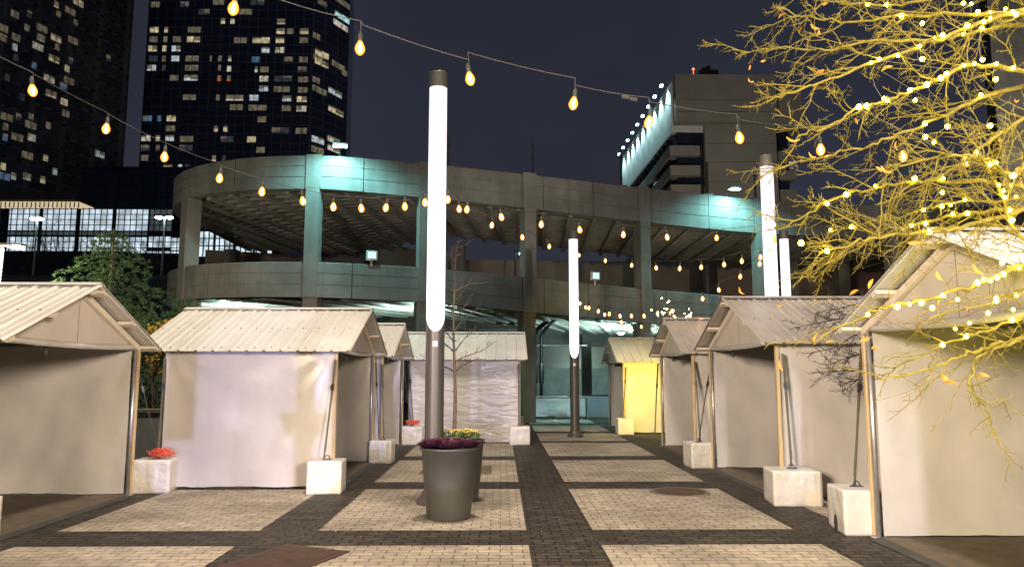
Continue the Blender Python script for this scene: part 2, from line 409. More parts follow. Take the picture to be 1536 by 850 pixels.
# ------------------------------------------------------------------ booths
def curtain(mb, a, b, z0, z1, nrm, amp, seed, nx=40, nzv=26, hem=.02):
    """hanging fabric sheet from a to b (xy), with slack, folds and an uneven hem; two-sided sheet with thickness"""
    a, b, nv = Vector(a), Vector(b), Vector(nrm)
    for side in (0, 1):
        base = len(mb.v)
        for j in range(nzv + 1):
            for i in range(nx + 1):
                s, t = i / nx, j / nzv
                p = a.lerp(b, s)
                edge = min(1, 5 * s, 5 * (1 - s))
                d = amp * (nz3(s * 3.1 + seed, t * 1.6, seed) * .8 + nz3(s * 7 + seed, t * 5 + s * 3, seed + 5) * .28) * (0.35 + .65 * edge) * (1 - .6 * t)
                for cx_ in (0, 1):
                    ex, ez = abs(s - cx_) * (b - a).length, (1 - t) * (z1 - z0); rr_ = math.hypot(ex, ez) + 1e-4
                    d += .016 * math.sin(11 * math.atan2(ez, ex) + seed + cx_) * math.exp(-rr_ / .75) * min(1, rr_ / .15)
                zb = z0 + max(0, hem * (nz3(s * 6, seed, 3) + .25 * nz3(s * 25, seed, 9) + .15))
                z = zb + (z1 - zb) * t
                mb.v.append((p.x + nv.x * (d - side * .004), p.y + nv.y * (d - side * .004), z))
        for j in range(nzv):
            for i in range(nx):
                q = base + j * (nx + 1) + i
                f = (q, q + 1, q + nx + 2, q + nx + 1)
                mb.f.append(f if side == 0 else f[::-1]); mb.m.append(0)

def booth(cx_front, cy, W, D, face, ze, zr, label, seed, roofmat='roof_metal', sidemat='tent_vinyl', oh=.25, ohb=.40, eo=.27, wallh=None, rot=0, straps=()):
    """front opening on local x=0 looking along +x; face=+1 looks to +x, -1 to -x"""
    root = empty('market_booth', (cx_front, cy, 0), (0 if face > 0 else PI) + rot)
    tag(root, label, 'booth', 'white market booths along the plaza')
    hw = W / 2; he = hw + eo; slope = (zr - ze) / he
    def zroof(y): return zr - slope * abs(y)
    zw = zroof(hw) - .07
    sl = math.atan(slope)
    # roof: ribbed sheets, real ribs running ridge to eave
    for sg in (1, -1):
        b = MB(); x0, x1 = -D - ohb, oh; prof = []
        x = x0; pitch_ = .235
        n = max(4, round((x1 - x0) / pitch_)); pw = (x1 - x0) / n
        for k in range(n):
            xs = x0 + k * pw
            prof += [(xs, 0), (xs + pw * .36, 0), (xs + pw * .40, .006), (xs + pw * .44, 0), (xs + pw * .80, 0), (xs + pw * .86, .019), (xs + pw * .94, .019)]
        prof.append((x1, 0))
        nrm = Vector((0, sg * math.sin(sl), math.cos(sl)))
        ts = (0, .25, .5, .75, 1)
        for lay in (0, 1):
            base = len(b.v)
            for (px_, h) in prof:
                for t in ts:
                    y = sg * (he * t + (.012 if t == 0 else 0))
                    wob = .004 * nz3(px_ * 1.3, t * 2, seed)
                    p = Vector((px_, y, zroof(y))) + nrm * (h + wob - lay * .003)
                    b.v.append(tuple(p))
            nt_ = len(ts)
            for i in range(len(prof) - 1):
                for j in range(nt_ - 1):
                    q = base + i * nt_ + j
                    f = (q, q + nt_, q + nt_ + 1, q + 1)
                    if (sg < 0) == (lay == 1): f = f
                    b.f.append(f if (lay == 0) == (sg > 0) else f[::-1]); b.m.append(0)
        for t in (.07, .5, .93):     # screw rows over the purlins
            for k in range(0, n, 1):
                xs = x0 + k * pw + pw * .2; y = sg * he * t
                p = Vector((xs, y, zroof(y))) + nrm * .004
                b.box(p, (.016, .016, .010), 0, 1)
        b.build('roof_sheet', [roofmat, 'screw'], root)
    b = MB()
    for sg in (1, -1):
        a = Vector((-D - ohb + .01, 0, zr + .034)); c = Vector((oh - .01, 0, zr + .034))
        b.quad(a, c, c + Vector((0, sg * .10, -.10 * slope)), a + Vector((0, sg * .10, -.10 * slope)))
    b.build('ridge_cap', roofmat, root)
    # purlins and rafters
    for sg in (1, -1):
        for t in (.06, .50, .90):
            y = sg * he * t; z = zroof(y) - .035
            b = MB(); nrm = Vector((0, sg * math.sin(sl), math.cos(sl)))
            b.bar((-D - ohb + .03, y, z - .012), (oh - .02, y, z - .012), .085, .038, nrm)
            b.build('purlin', 'timber_white', root)
    for xx in (0.03, -D):
        for sg in (1, -1):
            b = MB(); b.bar((xx, 0, zr - .10), (xx, sg * (hw + .02), zroof(hw) - .10), .045, .07)
            b.build('rafter', 'timber_white', root)
    # gable fabric in two halves with a seam between
    for xx, dirn in ((.0, 1), (-D + .02, -1)):
        for sg in (1, -1):
            b = MB(); g0 = .005 * sg
            P = [(xx, g0, zw), (xx, sg * (hw - .02), zw), (xx, sg * (hw - .02), zroof(hw) - .09), (xx, g0, zr - .09)]
            b.add(P, [(0, 1, 2, 3)]); b.add([(xx - .006, y, z) for x_, y, z in P], [(3, 2, 1, 0)])
            b.build('gable_panel', 'tent_gable', root)
        b = MB(); b.box((xx - .004, 0, (zw + zr - .1) / 2), (.006, .012, zr - .1 - zw)); b.build('gable_seam', 'strap_web', root)
    # posts
    for sg in (1, -1):
        for xx in (0, -D):
            b = MB(); b.tube([(xx, sg * hw, 0.012), (xx, sg * hw, zw + .03)], .026, 12); b.box((xx, sg * hw, .008), (.14, .14, .012))
            b.build('post', 'galvanized', root, True)
        b = MB(); b.box((.012, sg * (hw + .052), zw / 2 + .01), (.045, .04, zw - .02)); b.build('stud', 'timber', root)
        b = MB(); b.tube([(0, sg * hw, zw + .03), (-D, sg * hw, zw + .03)], .022, 10); b.build('eave_rail', 'galvanized', root, True)
    b = MB(); pts = [(0.01, -hw + i / 14 * W, zw - .005 - .03 * math.sin(PI * i / 14)) for i in range(15)]
    b.tube(pts, [.036 + .008 * nz3(i * .9, seed) for i in range(15)], 10); b.build('rolled_valance', 'tent_vinyl', root, True)
    # curtains
    b = MB(); curtain(b, (-.02, -face * (hw + .03), 0), (-D, -face * (hw + .03), 0), .03, zw, (0, -face, 0), .075, seed); b.build('side_curtain', sidemat, root, True)
    b = MB(); curtain(b, (-.03, face * (hw - .035), 0), (-D, face * (hw - .035), 0), .03, zw, (0, -face, 0), .085, seed + 3); b.build('side_curtain', 'tent_vinyl', root, True)
    b = MB(); curtain(b, (-D + .04, -hw, 0), (-D + .04, hw, 0), .03, zw, (1, 0, 0), .05, seed + 7); b.build('back_curtain', 'tent_vinyl', root, True)
    # floor
    b = MB(); b.box((-D / 2 + .02, 0, .013), (D, W - .12, .022)); b.build('floor_mat', 'mat_floor', root)
    b = MB(); ne = 6
    for k in range(ne):
        y0 = -hw + .06 + k * (W - .12) / ne; y1 = y0 + (W - .12) / ne - .006
        b.add([(.022, y0, .024), (.022, y1, .024), (.13, y1, .006), (.13, y0, .006), (.022, y0, .004), (.022, y1, .004)], [(3, 2, 1, 0), (0, 4, 3), (1, 2, 5)])
    b.build('mat_edge', 'rubber', root)
    # a small unlit lamp on its lead under the header
    b = MB(); yy = -hw * .35
    b.tube([(-.06, yy, zw), (-.06, yy, zw - .07)], .005, 6); b.lathe([(.0, 0), (.016, 0), (.016, -.05), (.026, -.075), (.022, -.10), (0, -.112)], 10, (-.06, yy, zw - .06))
    b.build('pendant_socket', 'rubber', root, True)
    inv = Matrix.Translation((cx_front, cy, 0)) @ Matrix.Rotation((0 if face > 0 else PI) + rot, 4, 'Z'); inv = inv.inverted()
    for (p, q) in straps:
        p, q = inv @ Vector(p), inv @ Vector(q)
        b = MB(); d = (q - p); sd = d.cross(Vector((0, 0, 1))).normalized() * .02
        b.bar(p, q, .028, .004, sd.cross(d)); b.bar(p + sd * .9 + Vector((0, 0, .01)), p.lerp(q, .93) - sd * .4, .024, .004, sd.cross(d))
        s_ = b.build('strap', 'strap_web', root)
        b = MB(); r = p.lerp(q, .25); b.bar(r, p.lerp(q, .32), .036, .02, sd.cross(d)); b.bar(r + sd * .8, p.lerp(q, .30) + sd * 1.2, .01, .03, sd.cross(d)); b.build('ratchet', 'steel_dark', s_)
    return root

def block(x, y, sx, sy, h, rz, label, seed, mat='wrap_film', patch=False):
    r = empty('weight_block', (x, y, 0), rz); tag(r, label, 'weight block', 'wrapped ballast blocks')
    bm = bmesh.new(); bmesh.ops.create_cube(bm, size=1); bmesh.ops.subdivide_edges(bm, edges=bm.edges, cuts=13, use_grid_fill=True)
    for v in bm.verts:
        p = v.co.copy(); 
        # soften the corners a little, crumple the film
        q = Vector([max(-.5, min(.5, c * (1.0))) for c in p])
        rr = .028
        inner = Vector([max(-.5 + rr, min(.5 - rr, c)) for c in q]); dd = q - inner
        if dd.length > 0: q = inner + dd.normalized() * min(dd.length, rr)
        n = .010 * (nz3(p.x * 4 + seed, p.y * 4, p.z * 3) + .6 * abs(nz3(p.x * 9, p.y * 9 + seed, p.z * 5)))
        q += q.normalized() * n
        v.co = Vector((q.x * sx, q.y * sy, max(0.004, (q.z + .5) * h)))
    me = bpy.data.meshes.new('wrapped_block'); bm.to_mesh(me); bm.free(); me.materials.append(M[mat])
    for p in me.polygons: p.use_smooth = True
    o = bpy.data.objects.new('wrapped_block', me); col.objects.link(o); o.parent = r
    b = MB(); pts = [(.035 * math.cos(a), 0, h + .005 + .055 * math.sin(a)) for a in [PI * k / 8 for k in range(9)]]
    b.tube(pts, .006, 6); b.box((0, 0, h + .008), (.12, .06, .006)); b.build('lifting_eye', 'steel_dark', r)
    b = MB(); b.box((0, 0, .006), (sx * .96, sy * .96, .012)); b.build('base_pad', 'rubber', r)
    if patch == 'tape':
        b = MB(); b.box((sx * .30, -sy / 2 - .006, .10), (.16, .004, .17)); b.build('tape_patch', 'timber_white', r)
    if patch == 'handle':
        b = MB(); b.lathe([(0, -.006), (.04, -.006), (.045, 0), (0, .001)], 16); o = b.build('hand_hole', 'rubber', r, loc=(-sx / 2 - .010, -.02, .085)); o.rotation_euler = (0, PI / 2, 0); o.scale = (2.0, 1, 1)
    return r

ZE, ZR = 1.90, 2.63
L1 = booth(-4.91, 8.60, 2.76, 2.4, 1, ZE, 2.62, 'white booth cut off by the left edge with its open gable front facing the plaza', 1.0,
           straps=[((-4.95, 10.08, 1.75), (-4.66, 10.32, .44)), ((-4.72, 10.46, 1.8), (-4.70, 10.34, .44))])
L2 = booth(-2.34, 12.0, 2.94, 2.38, 1, ZE, ZR, 'white booth whose broad glossy side wall carries the shadow of a bowl on a post', 2.3, ohb=.42,
           straps=[((-2.32, 10.42, 1.78), (-2.40, 10.22, .45)), ((-2.28, 13.5, 1.78), (-2.2, 13.55, .42))])
L3 = booth(-2.22, 15.25, 2.76, 2.3, 1, ZE, 2.60, 'narrowly seen white booth squeezed between the glossy walled booth and the lamp column', 3.7,
           straps=[((-2.2, 13.78, 1.75), (-2.12, 13.56, .42)), ((-2.2, 16.7, 1.75), (-2.02, 16.85, .42))])
L4 = booth(.42, 18.6, 3.0, 2.52, 1, ZE, 2.60, 'white booth with heavily creased shiny wall behind the thin bare tree', 5.1, sidemat='tent_vinyl_creased', ohb=.35, oh=.20,
           straps=[((.42, 17.0, 1.8), (.42, 16.85, .42)), ((-2.1, 17.02, 1.8), (-1.98, 16.9, .42))])
R1 = booth(3.70, 5.85, 3.0, 2.6, -1, 2.0, 2.75, 'largest white booth standing behind the branches with yellow fairy lights', 6.4,
           straps=[((3.70, 7.50, 1.85), (3.66, 7.72, .45))])
R2 = booth(3.60, 11.05, 2.95, 2.5, -1, 1.97, 2.73, 'white open booth with weathered ribbed roof in front of two glowing columns', 7.9, roofmat='roof_metal_worn', ohb=.45,
           straps=[((3.64, 9.42, 1.84), (3.62, 9.28, .44)), ((3.62, 12.64, 1.8), (3.42, 12.86, .42))])
R3 = booth(3.58, 15.02, 2.62, 2.4, -1, 1.95, 2.70, 'white booth half hidden behind the weathered roofed booth', 9.2, roofmat='roof_metal_worn',
           straps=[((3.60, 13.6, 1.8), (3.46, 12.9, .42)), ((3.52, 16.5, 1.8), (3.5, 16.9, .1))])
R4 = booth(3.30, 21.05, 2.55, 2.4, -1, 1.88, 2.58, 'farthest booth on the right, its side wall lit bright yellow', 11.0, roofmat='roof_metal', oh=.22,
           straps=[((3.34, 19.6, 1.75), (3.22, 19.55, .42))])

block(-4.72, 10.36, .50, .48, .44, .12, 'wrapped white block under orange rope between the two left front booths', 1)
block(-2.36, 10.24, .46, .42, .43, .05, 'crinkled film wrapped block at the front corner of the glossy walled booth', 2)
block(-2.14, 13.56, .40, .50, .40, 0, 'plain wrapped block by the far post of the glossy walled booth', 3)
block(-2.0, 16.90, .50, .46, .41, 0, 'wrapped block under red rope beside the creased wall booth', 4)
block(.43, 16.88, .46, .44, .41, 0, 'wrapped block at the right corner of the creased wall booth', 5)
block(.40, 20.4, .46, .44, .41, 0, 'wrapped block far back behind the corner of the creased wall booth', 6)
block(3.66, 7.68, .44, .52, .44, -.12, 'white block with a hand hole by the post of the largest booth', 7, patch='handle')
block(3.62, 9.28, .58, .50, .42, -.10, 'white block with taped corner before the weathered roofed booth', 8, patch='tape')
block(3.42, 12.84, .42, .50, .42, .05, 'pale block between the two open booths on the right', 9)
block(3.26, 19.55, .42, .44, .42, 0, 'small pale block beside the yellow lit wall', 10)
block(-4.98, 7.05, .46, .46, .44, 0, 'wrapped block just showing at the left picture edge', 11)

def rope(x, y, z, label, s=1.0, seed=0):
    rnd = random.Random(seed); b = MB()
    for k in range(22):
        tl = rnd.uniform(-.035, .035); tp = rnd.uniform(0, 6)
        r = .05 + rnd.random() * .10; cx_, cy_ = rnd.uniform(-.05, .05), rnd.uniform(-.03, .03); el = rnd.uniform(.5, .9); ph = rnd.uniform(0, 6)
        pts = [(cx_ + s * r * 1.3 * math.cos(a + ph), cy_ + s * r * el * math.sin(a + ph), .012 + .07 * s * (k / 22) + .018 * (1 + math.sin(3 * a + ph)) + .02 + tl * math.sin(a + tp)) for a in [2 * PI * i / 22 for i in range(23)]]
        b.tube(pts, .0040, 5)
    o = b.build('rope_coil', 'rope', None, True, loc=(x, y, z)); tag(o, label, 'rope', 'orange rope bundles on the blocks')
rope(-4.62, 10.27, .445, 'tangled orange rope on the block between the two left front booths', .85, 1)
rope(-1.98, 16.85, .42, 'small red rope bundle on the block beside the creased wall booth', .7, 2)

# ------------------------------------------------------------------ luminous columns
def column_lamp(x, y, label, top=5.53, cut=(2.70, 2.12), r=.118, zl=5.33):
    root = empty('lamp_column', (x, y, 0)); tag(root, label, 'lamp', 'glowing column lamps')
    aim = math.atan2(-y, -x); n = 40
    def zc(a): return cut[0] + (cut[1] - cut[0]) * (.5 + .5 * math.cos(a - aim)) ** .75
    b = MB()
    for k in range(n):
        a = 2 * PI * k / n; b.v.append((r * math.cos(a), r * math.sin(a), .02))
    for k in range(n):
        a = 2 * PI * k / n; b.v.append((r * math.cos(a), r * math.sin(a), zc(a) - .004))
    for k in range(n): b.f.append((k, (k + 1) % n, n + (k + 1) % n, n + k)); b.m.append(0)
    b.build('shaft', 'pole_paint', root, True)
    b = MB(); rl = r * .985
    for k in range(n):
        a = 2 * PI * k / n; b.v.append((rl * math.cos(a), rl * math.sin(a), zc(a) - .02))
    for k in range(n):
        a = 2 * PI * k / n; b.v.append((rl * math.cos(a), rl * math.sin(a), zl))
    for k in range(n): b.f.append((k, (k + 1) % n, n + (k + 1) % n, n + k)); b.m.append(0)
    b.build('diffuser', 'lum_pole', root, True)
    b = MB(); b.lathe([(r * .98, zl - .01), (r * 1.02, zl), (r * 1.02, top - .01), (r * .97, top), (0, top + .004)], n); b.build('cap', 'pole_cap', root)
    b = MB(); b.lathe([(r * 1.75, .004), (r * 1.75, .05), (r * 1.45, .085), (r * 1.25, .11), (r * 1.2, .15), (r * 1.001, .16)], n); b.build('base_flange', 'pole_paint', root)
    b = MB(); b.box((math.cos(aim) * (r + .002), math.sin(aim) * (r + .002), cut[1] - .16), (.006, .06, .07), aim); b.build('id_tag', 'wrap_film', root)
    return root
column_lamp(-.83, 9.32, 'tallest looking glowing column, rising behind the gray planter')
column_lamp(1.88, 18.77, 'distant glowing column standing alone in the middle of the paving', top=5.27, zl=5.05, cut=(2.75, 1.97))
column_lamp(4.84, 12.95, 'thicker glowing column rising behind the weathered roofed booth')
column_lamp(7.60, 19.3, 'thinner glowing column just right of the thicker one behind the roof', top=5.38, zl=5.17)

# ------------------------------------------------------------------ planters and plants
def planter(x, y, r0, r1, h, label):
    root = empty('planter', (x, y, 0)); tag(root, label, 'planter', 'round gray planters')
    b = MB(); b.lathe([(0, .012), (r0 - .01, .004), (r0, .02), (r0 + (r1 - r0) * .5, h * .5), (r1 - .006, h - .03), (r1 + .008, h - .025), (r1 + .010, h - .004), (r1 + .004, h), (r1 - .03, h), (r1 - .04, h - .12)], 56)
    b.build('pot', 'planter_gray', root, True)
    b = MB(); b.lathe([(r1 - .038, h - .09), (.1, h - .05), (0, h - .05)], 28); b.build('soil', 'soil', root, True)
    return root
PX, PY = -.575, 8.42
planter(PX, PY, .245, .318, .775, 'large tapered gray planter of purple cabbages in the foreground')
PX2, PY2 = -.50, 9.55
planter(PX2, PY2, .22, .29, .76, 'smaller gray planter of yellow flowers hidden behind the large one')
def cabbage(x, y, z, r, label, seed):
    rnd = random.Random(seed); b = MB()
    for lay in range(6):
        n = 5 + lay * 2; R = r * (.18 + .82 * lay / 5); tilt = 1.35 - lay * .2
        for k in range(n):
            a = 2 * PI * k / n + lay * .7 + rnd.uniform(-.2, .2); wd = R * .42 + .014
            up = Vector((math.cos(a) * math.cos(tilt), math.sin(a) * math.cos(tilt), math.sin(tilt))); sd = Vector((-math.sin(a), math.cos(a), 0))
            base = Vector((x, y, z)) + Vector((math.cos(a), math.sin(a), 0)) * R * .35
            Ln = r * .95
            rowsv = []
            for j, (t, ws) in enumerate(((0, .35), (.4, .9), (.75, 1.1), (1, .75))):
                c = base + up * Ln * t + Vector((math.cos(a), math.sin(a), -.1)) * (t * t * r * .28)
                fr = rnd.uniform(-.012, .012)
                rowsv.append([c - sd * wd * ws + Vector((0, 0, fr)), c + Vector((0, 0, -.008)), c + sd * wd * ws + Vector((0, 0, -fr))])
            o = len(b.v)
            for rv in rowsv: b.v += [tuple(q) for q in rv]
            for j in range(3):
                for i in range(2):
                    b.f.append((o + j * 3 + i, o + j * 3 + i + 1, o + j * 3 + i + 4, o + j * 3 + i + 3)); b.m.append(0)
    o = b.build('ornamental_cabbage', 'cabbage_purple', None, True); tag(o, label, 'plant', 'purple cabbages in the large planter')
cl = ['purple ornamental cabbage at the left rim of the large planter', 'dark purple cabbage at the front middle of the large planter', 'purple cabbage at the right rim of the large planter', 'purple cabbage tucked at the back of the large planter', 'small purple cabbage low at the back left rim of the planter']
for k, (dx, dy, r) in enumerate(((-.19, -.04, .115), (.03, -.14, .105), (.20, -.02, .105), (.03, .10, .11), (-.12, .17, .09))):
    cabbage(PX + dx, PY + dy, .775, r, cl[k], k)
def mum(x, y, z, r, label, seed, fl=True):
    rnd = random.Random(seed); root = empty('flowering_mum', (x, y, z)); tag(root, label, 'plant', 'yellow mums in the smaller planter')
    b = MB()
    for k in range(190):
        d = Vector((rnd.gauss(0, 1), rnd.gauss(0, 1), abs(rnd.gauss(0, .9)))).normalized() * r * rnd.uniform(.6, 1.02)
        s_ = rnd.uniform(.012, .024); t = Vector((rnd.gauss(0, 1), rnd.gauss(0, 1), rnd.gauss(0, .6))).normalized(); u_ = t.cross(d).normalized()
        b.add([d, d + t * s_ + u_ * s_ * .5, d + t * s_ * 2, d + t * s_ - u_ * s_ * .5], [(0, 1, 2, 3)])
    if fl:
        for k in range(150):
            c = Vector((rnd.gauss(0, .4), rnd.gauss(0, .4), 0)) * r; c.z = r * .92 - c.length * .35 + rnd.uniform(0, .01)
            a = rnd.uniform(0, 6); s_ = rnd.uniform(.010, .02); d = Vector((math.cos(a), math.sin(a), .6)); e_ = Vector((-math.sin(a), math.cos(a), 0))
            b.add([c, c + d * s_ + e_ * s_ * .4, c + d * s_ * 1.6, c + d * s_ - e_ * s_ * .4], [(0, 1, 2, 3)], 1)
    b.build('flowering_foliage', ['mum_leaf', 'mum_yellow'], root)
for k, (dx, dy, r) in enumerate(((-.17, -.02, .10), (-.05, -.12, .115), (.15, -.06, .10), (.06, .12, .10))):
    mum(PX2 + dx, PY2 + dy, .78, r, ['yellow mum by the trunk of the thin bare tree', 'brightest yellow mum nearest the purple cabbages', 'yellow mum at the right rim of the smaller planter', 'yellow mum at the back of the smaller planter'][k], k + 20)

# ------------------------------------------------------------------ branching
def bend(p, d, Ln, n, rnd, curl, grav=0.0):
    pts = [p.copy()]; d = d.normalized()
    for i in range(n):
        d = (d + Vector((rnd.gauss(0, curl), rnd.gauss(0, curl), rnd.gauss(0, curl) + grav))).normalized()
        p = p + d * (Ln / n); pts.append(p.copy())
    return pts
def twigs(mb, pts, rnd, r0, Ln, dens, depth, curl=.16, grav=0, n=4, mi=0, spread=(.5, 1.1), start=.1, flat=None):
    """side shoots along a branch, recursively"""
    tot = len(pts) - 1
    cnt = max(1, int(dens))
    for k in range(cnt):
        s = start + (1 - start) * (k + rnd.random()) / cnt; f = s * tot; i = min(tot - 1, int(f)); p = pts[i].lerp(pts[i + 1], f - i)
        t = (pts[i + 1] - pts[i]).normalized()
        sd = Vector((rnd.gauss(0, 1), rnd.gauss(0, .8), rnd.gauss(0, 1))); sd = (sd - t * sd.dot(t)).normalized()
        an = rnd.uniform(*spread); d = t * math.cos(an) + sd * math.sin(an)
        L_ = Ln * rnd.uniform(.35, 1.1) * (1 - .45 * s)
        q = bend(p, d, L_, 5, rnd, curl, grav)
        rr = r0 * rnd.uniform(.7, 1.1)
        mb.tube(q, [rr * (1 - .75 * j / 5) + .0004 for j in range(6)], n, mi, False)
        if depth > 0: twigs(mb, q, rnd, rr * .6, L_ * .5, dens * .45, depth - 1, curl, grav, 3, mi, spread, .2)

# thin bare tree in the smaller planter
rnd = random.Random(11)
tt = empty('bare_tree', (PX2 - .10, PY2, .70)); tag(tt, 'thin bare young tree growing out of the smaller planter beside the lamp column', 'tree')
b = MB(); tr = [Vector((0.015 * math.sin(z * 3), .01 * math.sin(z * 2.3), z)) for z in [i * .13 for i in range(16)]]
b.tube(tr, [.027 - .0011 * i for i in range(16)], 9); 
for k in range(26):
    i = rnd.randint(1, 13); a = rnd.uniform(0, 6.3); d = Vector((math.cos(a), math.sin(a), .5)); p = tr[i] + d * .02
    b.tube([p, p + d * .022], [.008, .003], 5)
b.build('trunk', 'bark', tt, True)
b = MB()
for i, sg in ((7, 1), (7, -1), (8, 1), (9, -1), (9, 1), (10, -1), (11, 1), (11, -1), (12, 1), (13, -1), (14, 1), (15, -1), (15, 1)):
    d = Vector((sg * rnd.uniform(.6, 1), rnd.uniform(-.5, .5), rnd.uniform(.45, .9))); q = bend(tr[i], d, rnd.uniform(.35, .62), 8, rnd, .12, .02)
    b.tube(q, [.010 * (1 - .1 * j) for j in range(9)], 5, 0, False); twigs(b, q, rnd, .0035, .20, 6, 1, .12, .02)
q = bend(tr[15], Vector((.2, 0, 1)), .75, 8, rnd, .1); b.tube(q, [.012 * (1 - .11 * j) for j in range(9)], 6, 0, False); twigs(b, q, rnd, .004, .35, 9, 1, .12, .03)
b.build('branches', 'twig_dark', tt)

# ------------------------------------------------------------------ the tree wound with fairy lights (trunk just outside the picture)
rnd = random.Random(5)
TX, TY = 2.95, 3.70
ft = empty('fairy_light_tree', (TX, TY, 0)); tag(ft, 'bare spreading tree wound with yellow fairy lights at the right edge', 'tree')
b = MB(); trunk = [Vector((0, 0, 0)), Vector((.02, 0, .6)), Vector((-.02, .02, 1.2)), Vector((-.05, 0, 1.8)), Vector((-.02, -.02, 2.4)), Vector((.05, 0, 3.0)), Vector((.06, .05, 3.8)), Vector((.02, .05, 4.6))]
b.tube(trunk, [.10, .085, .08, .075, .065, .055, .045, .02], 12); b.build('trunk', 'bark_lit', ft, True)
limbs = [  # photo survey of each limb from trunk outwards, with distance from the camera at both ends
 ([(1580, 10), (1536, 18), (1429, 21), (1352, 25), (1285, 33), (1215, 27), (1160, 8)], 3.7, 4.1),
 ([(1590, -20), (1500, -12), (1420, -5), (1340, 8), (1262, 4), (1190, -6)], 3.8, 4.5),
 ([(1580, 5), (1482, 32), (1412, 58), (1341, 83), (1270, 109), (1200, 134), (1150, 152)], 3.6, 3.3),
 ([(1600, 30), (1482, 45), (1400, 62), (1310, 62), (1240, 75), (1170, 72), (1110, 80)], 3.7, 4.3),
 ([(1600, 115), (1512, 103), (1454, 96), (1412, 118), (1359, 141), (1316, 155), (1285, 166), (1235, 190), (1195, 205)], 3.5, 3.2),
 ([(1600, 110), (1536, 130), (1465, 148), (1412, 176), (1359, 198), (1306, 215), (1260, 229), (1200, 243), (1140, 266)], 3.6, 3.9),
 ([(1580, 200), (1536, 250), (1512, 262), (1482, 240), (1435, 233), (1390, 240), (1330, 255)], 3.4, 3.1),
 ([(1600, 290), (1530, 279), (1412, 273), (1369, 273), (1313, 282), (1256, 296), (1205, 326), (1165, 345)], 3.5, 3.5),
 ([(1600, 300), (1536, 313), (1447, 320), (1376, 338), (1306, 359), (1253, 391), (1218, 423)], 3.6, 4.2),
 ([(1600, 305), (1465, 335), (1412, 347), (1341, 352), (1288, 363), (1230, 380)], 3.4, 3.2),
 ([(1600, 290), (1505, 300), (1430, 305), (1372, 318), (1300, 335), (1235, 350)], 3.7, 4.0),
 ([(1610, 370), (1536, 398), (1482, 419), (1412, 444), (1341, 458), (1306, 469), (1263, 490), (1215, 513)], 3.4, 3.3),
 ([(1610, 400), (1536, 433), (1500, 448), (1412, 472), (1369, 490)], 3.5, 3.7),
 ([(1610, 470), (1536, 505), (1482, 522), (1440, 533), (1400, 552), (1311, 570)], 3.3, 3.1),
 ([(1600, 460), (1525, 480), (1470, 500), (1420, 515), (1360, 545), (1320, 565)], 3.6, 3.9),
 ([(1570, 490), (1500, 520), (1467, 538), (1454, 582), (1475, 610), (1492, 650)], 3.2, 3.2),
 ([(1600, 150), (1545, 175), (1480, 215), (1450, 240), (1395, 275), (1340, 300)], 3.5, 3.6),
 ([(1600, 420), (1560, 380), (1520, 340), (1500, 290), (1470, 230), (1440, 190)], 3.3, 3.4),
]
def limb3d(px, y0, y1):
    pts = []
    n = len(px)
    for i in range(n - 1):
        p0, p1, p2, p3 = px[max(0, i - 1)], px[i], px[i + 1], px[min(n - 1, i + 2)]
        for k in range(6):
            t = k / 6
            f = lambda a, b_, c, d: .5 * (2 * b_ + (c - a) * t + (2 * a - 5 * b_ + 4 * c - d) * t * t + (3 * b_ - a - 3 * c + d) * t ** 3)
            s = (i + t) / (n - 1)
            pts.append(at(f(p0[0], p1[0], p2[0], p3[0]), f(p0[1], p1[1], p2[1], p3[1]), y0 + (y1 - y0) * s + .05 * math.sin(s * 7 + n)))
    pts.append(at(*px[-1], y1)); return pts
org = Vector((TX, TY, 0)); samples = []
for li, (px, y0, y1) in enumerate(limbs):
    P = limb3d(px, y0, y1)
    zz = max(.9, P[0].z - .25); join = Vector((TX, TY, zz))
    P = [join, join.lerp(P[0], .5) + Vector((0, 0, .04))] + P
    Q = [p - org + Vector((rnd.gauss(0, .006), rnd.gauss(0, .006), rnd.gauss(0, .006))) for p in P]
    b = MB(); nP = len(Q); thick = .0135 if li not in (12, 14, 15, 10) else .009
    b.tube(Q, [thick * (1 - .84 * (i / (nP - 1)) ** .8) + .0012 for i in range(nP)], 7, 0, False)
    twigs(b, Q, rnd, .0034, .52, 8 if li in (11, 12, 13, 14, 15) else 16, 2, .15, -.01, 4, 0, (.3, .9), .12)
    twigs(b, Q, rnd, .0022, .22, 12 if li in (11, 12, 13, 14, 15) else 19, 1, .2, 0, 3, 0, (.5, 1.3), .15)
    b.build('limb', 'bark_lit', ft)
    for p in P[2:]: samples.append((proj(p), p))
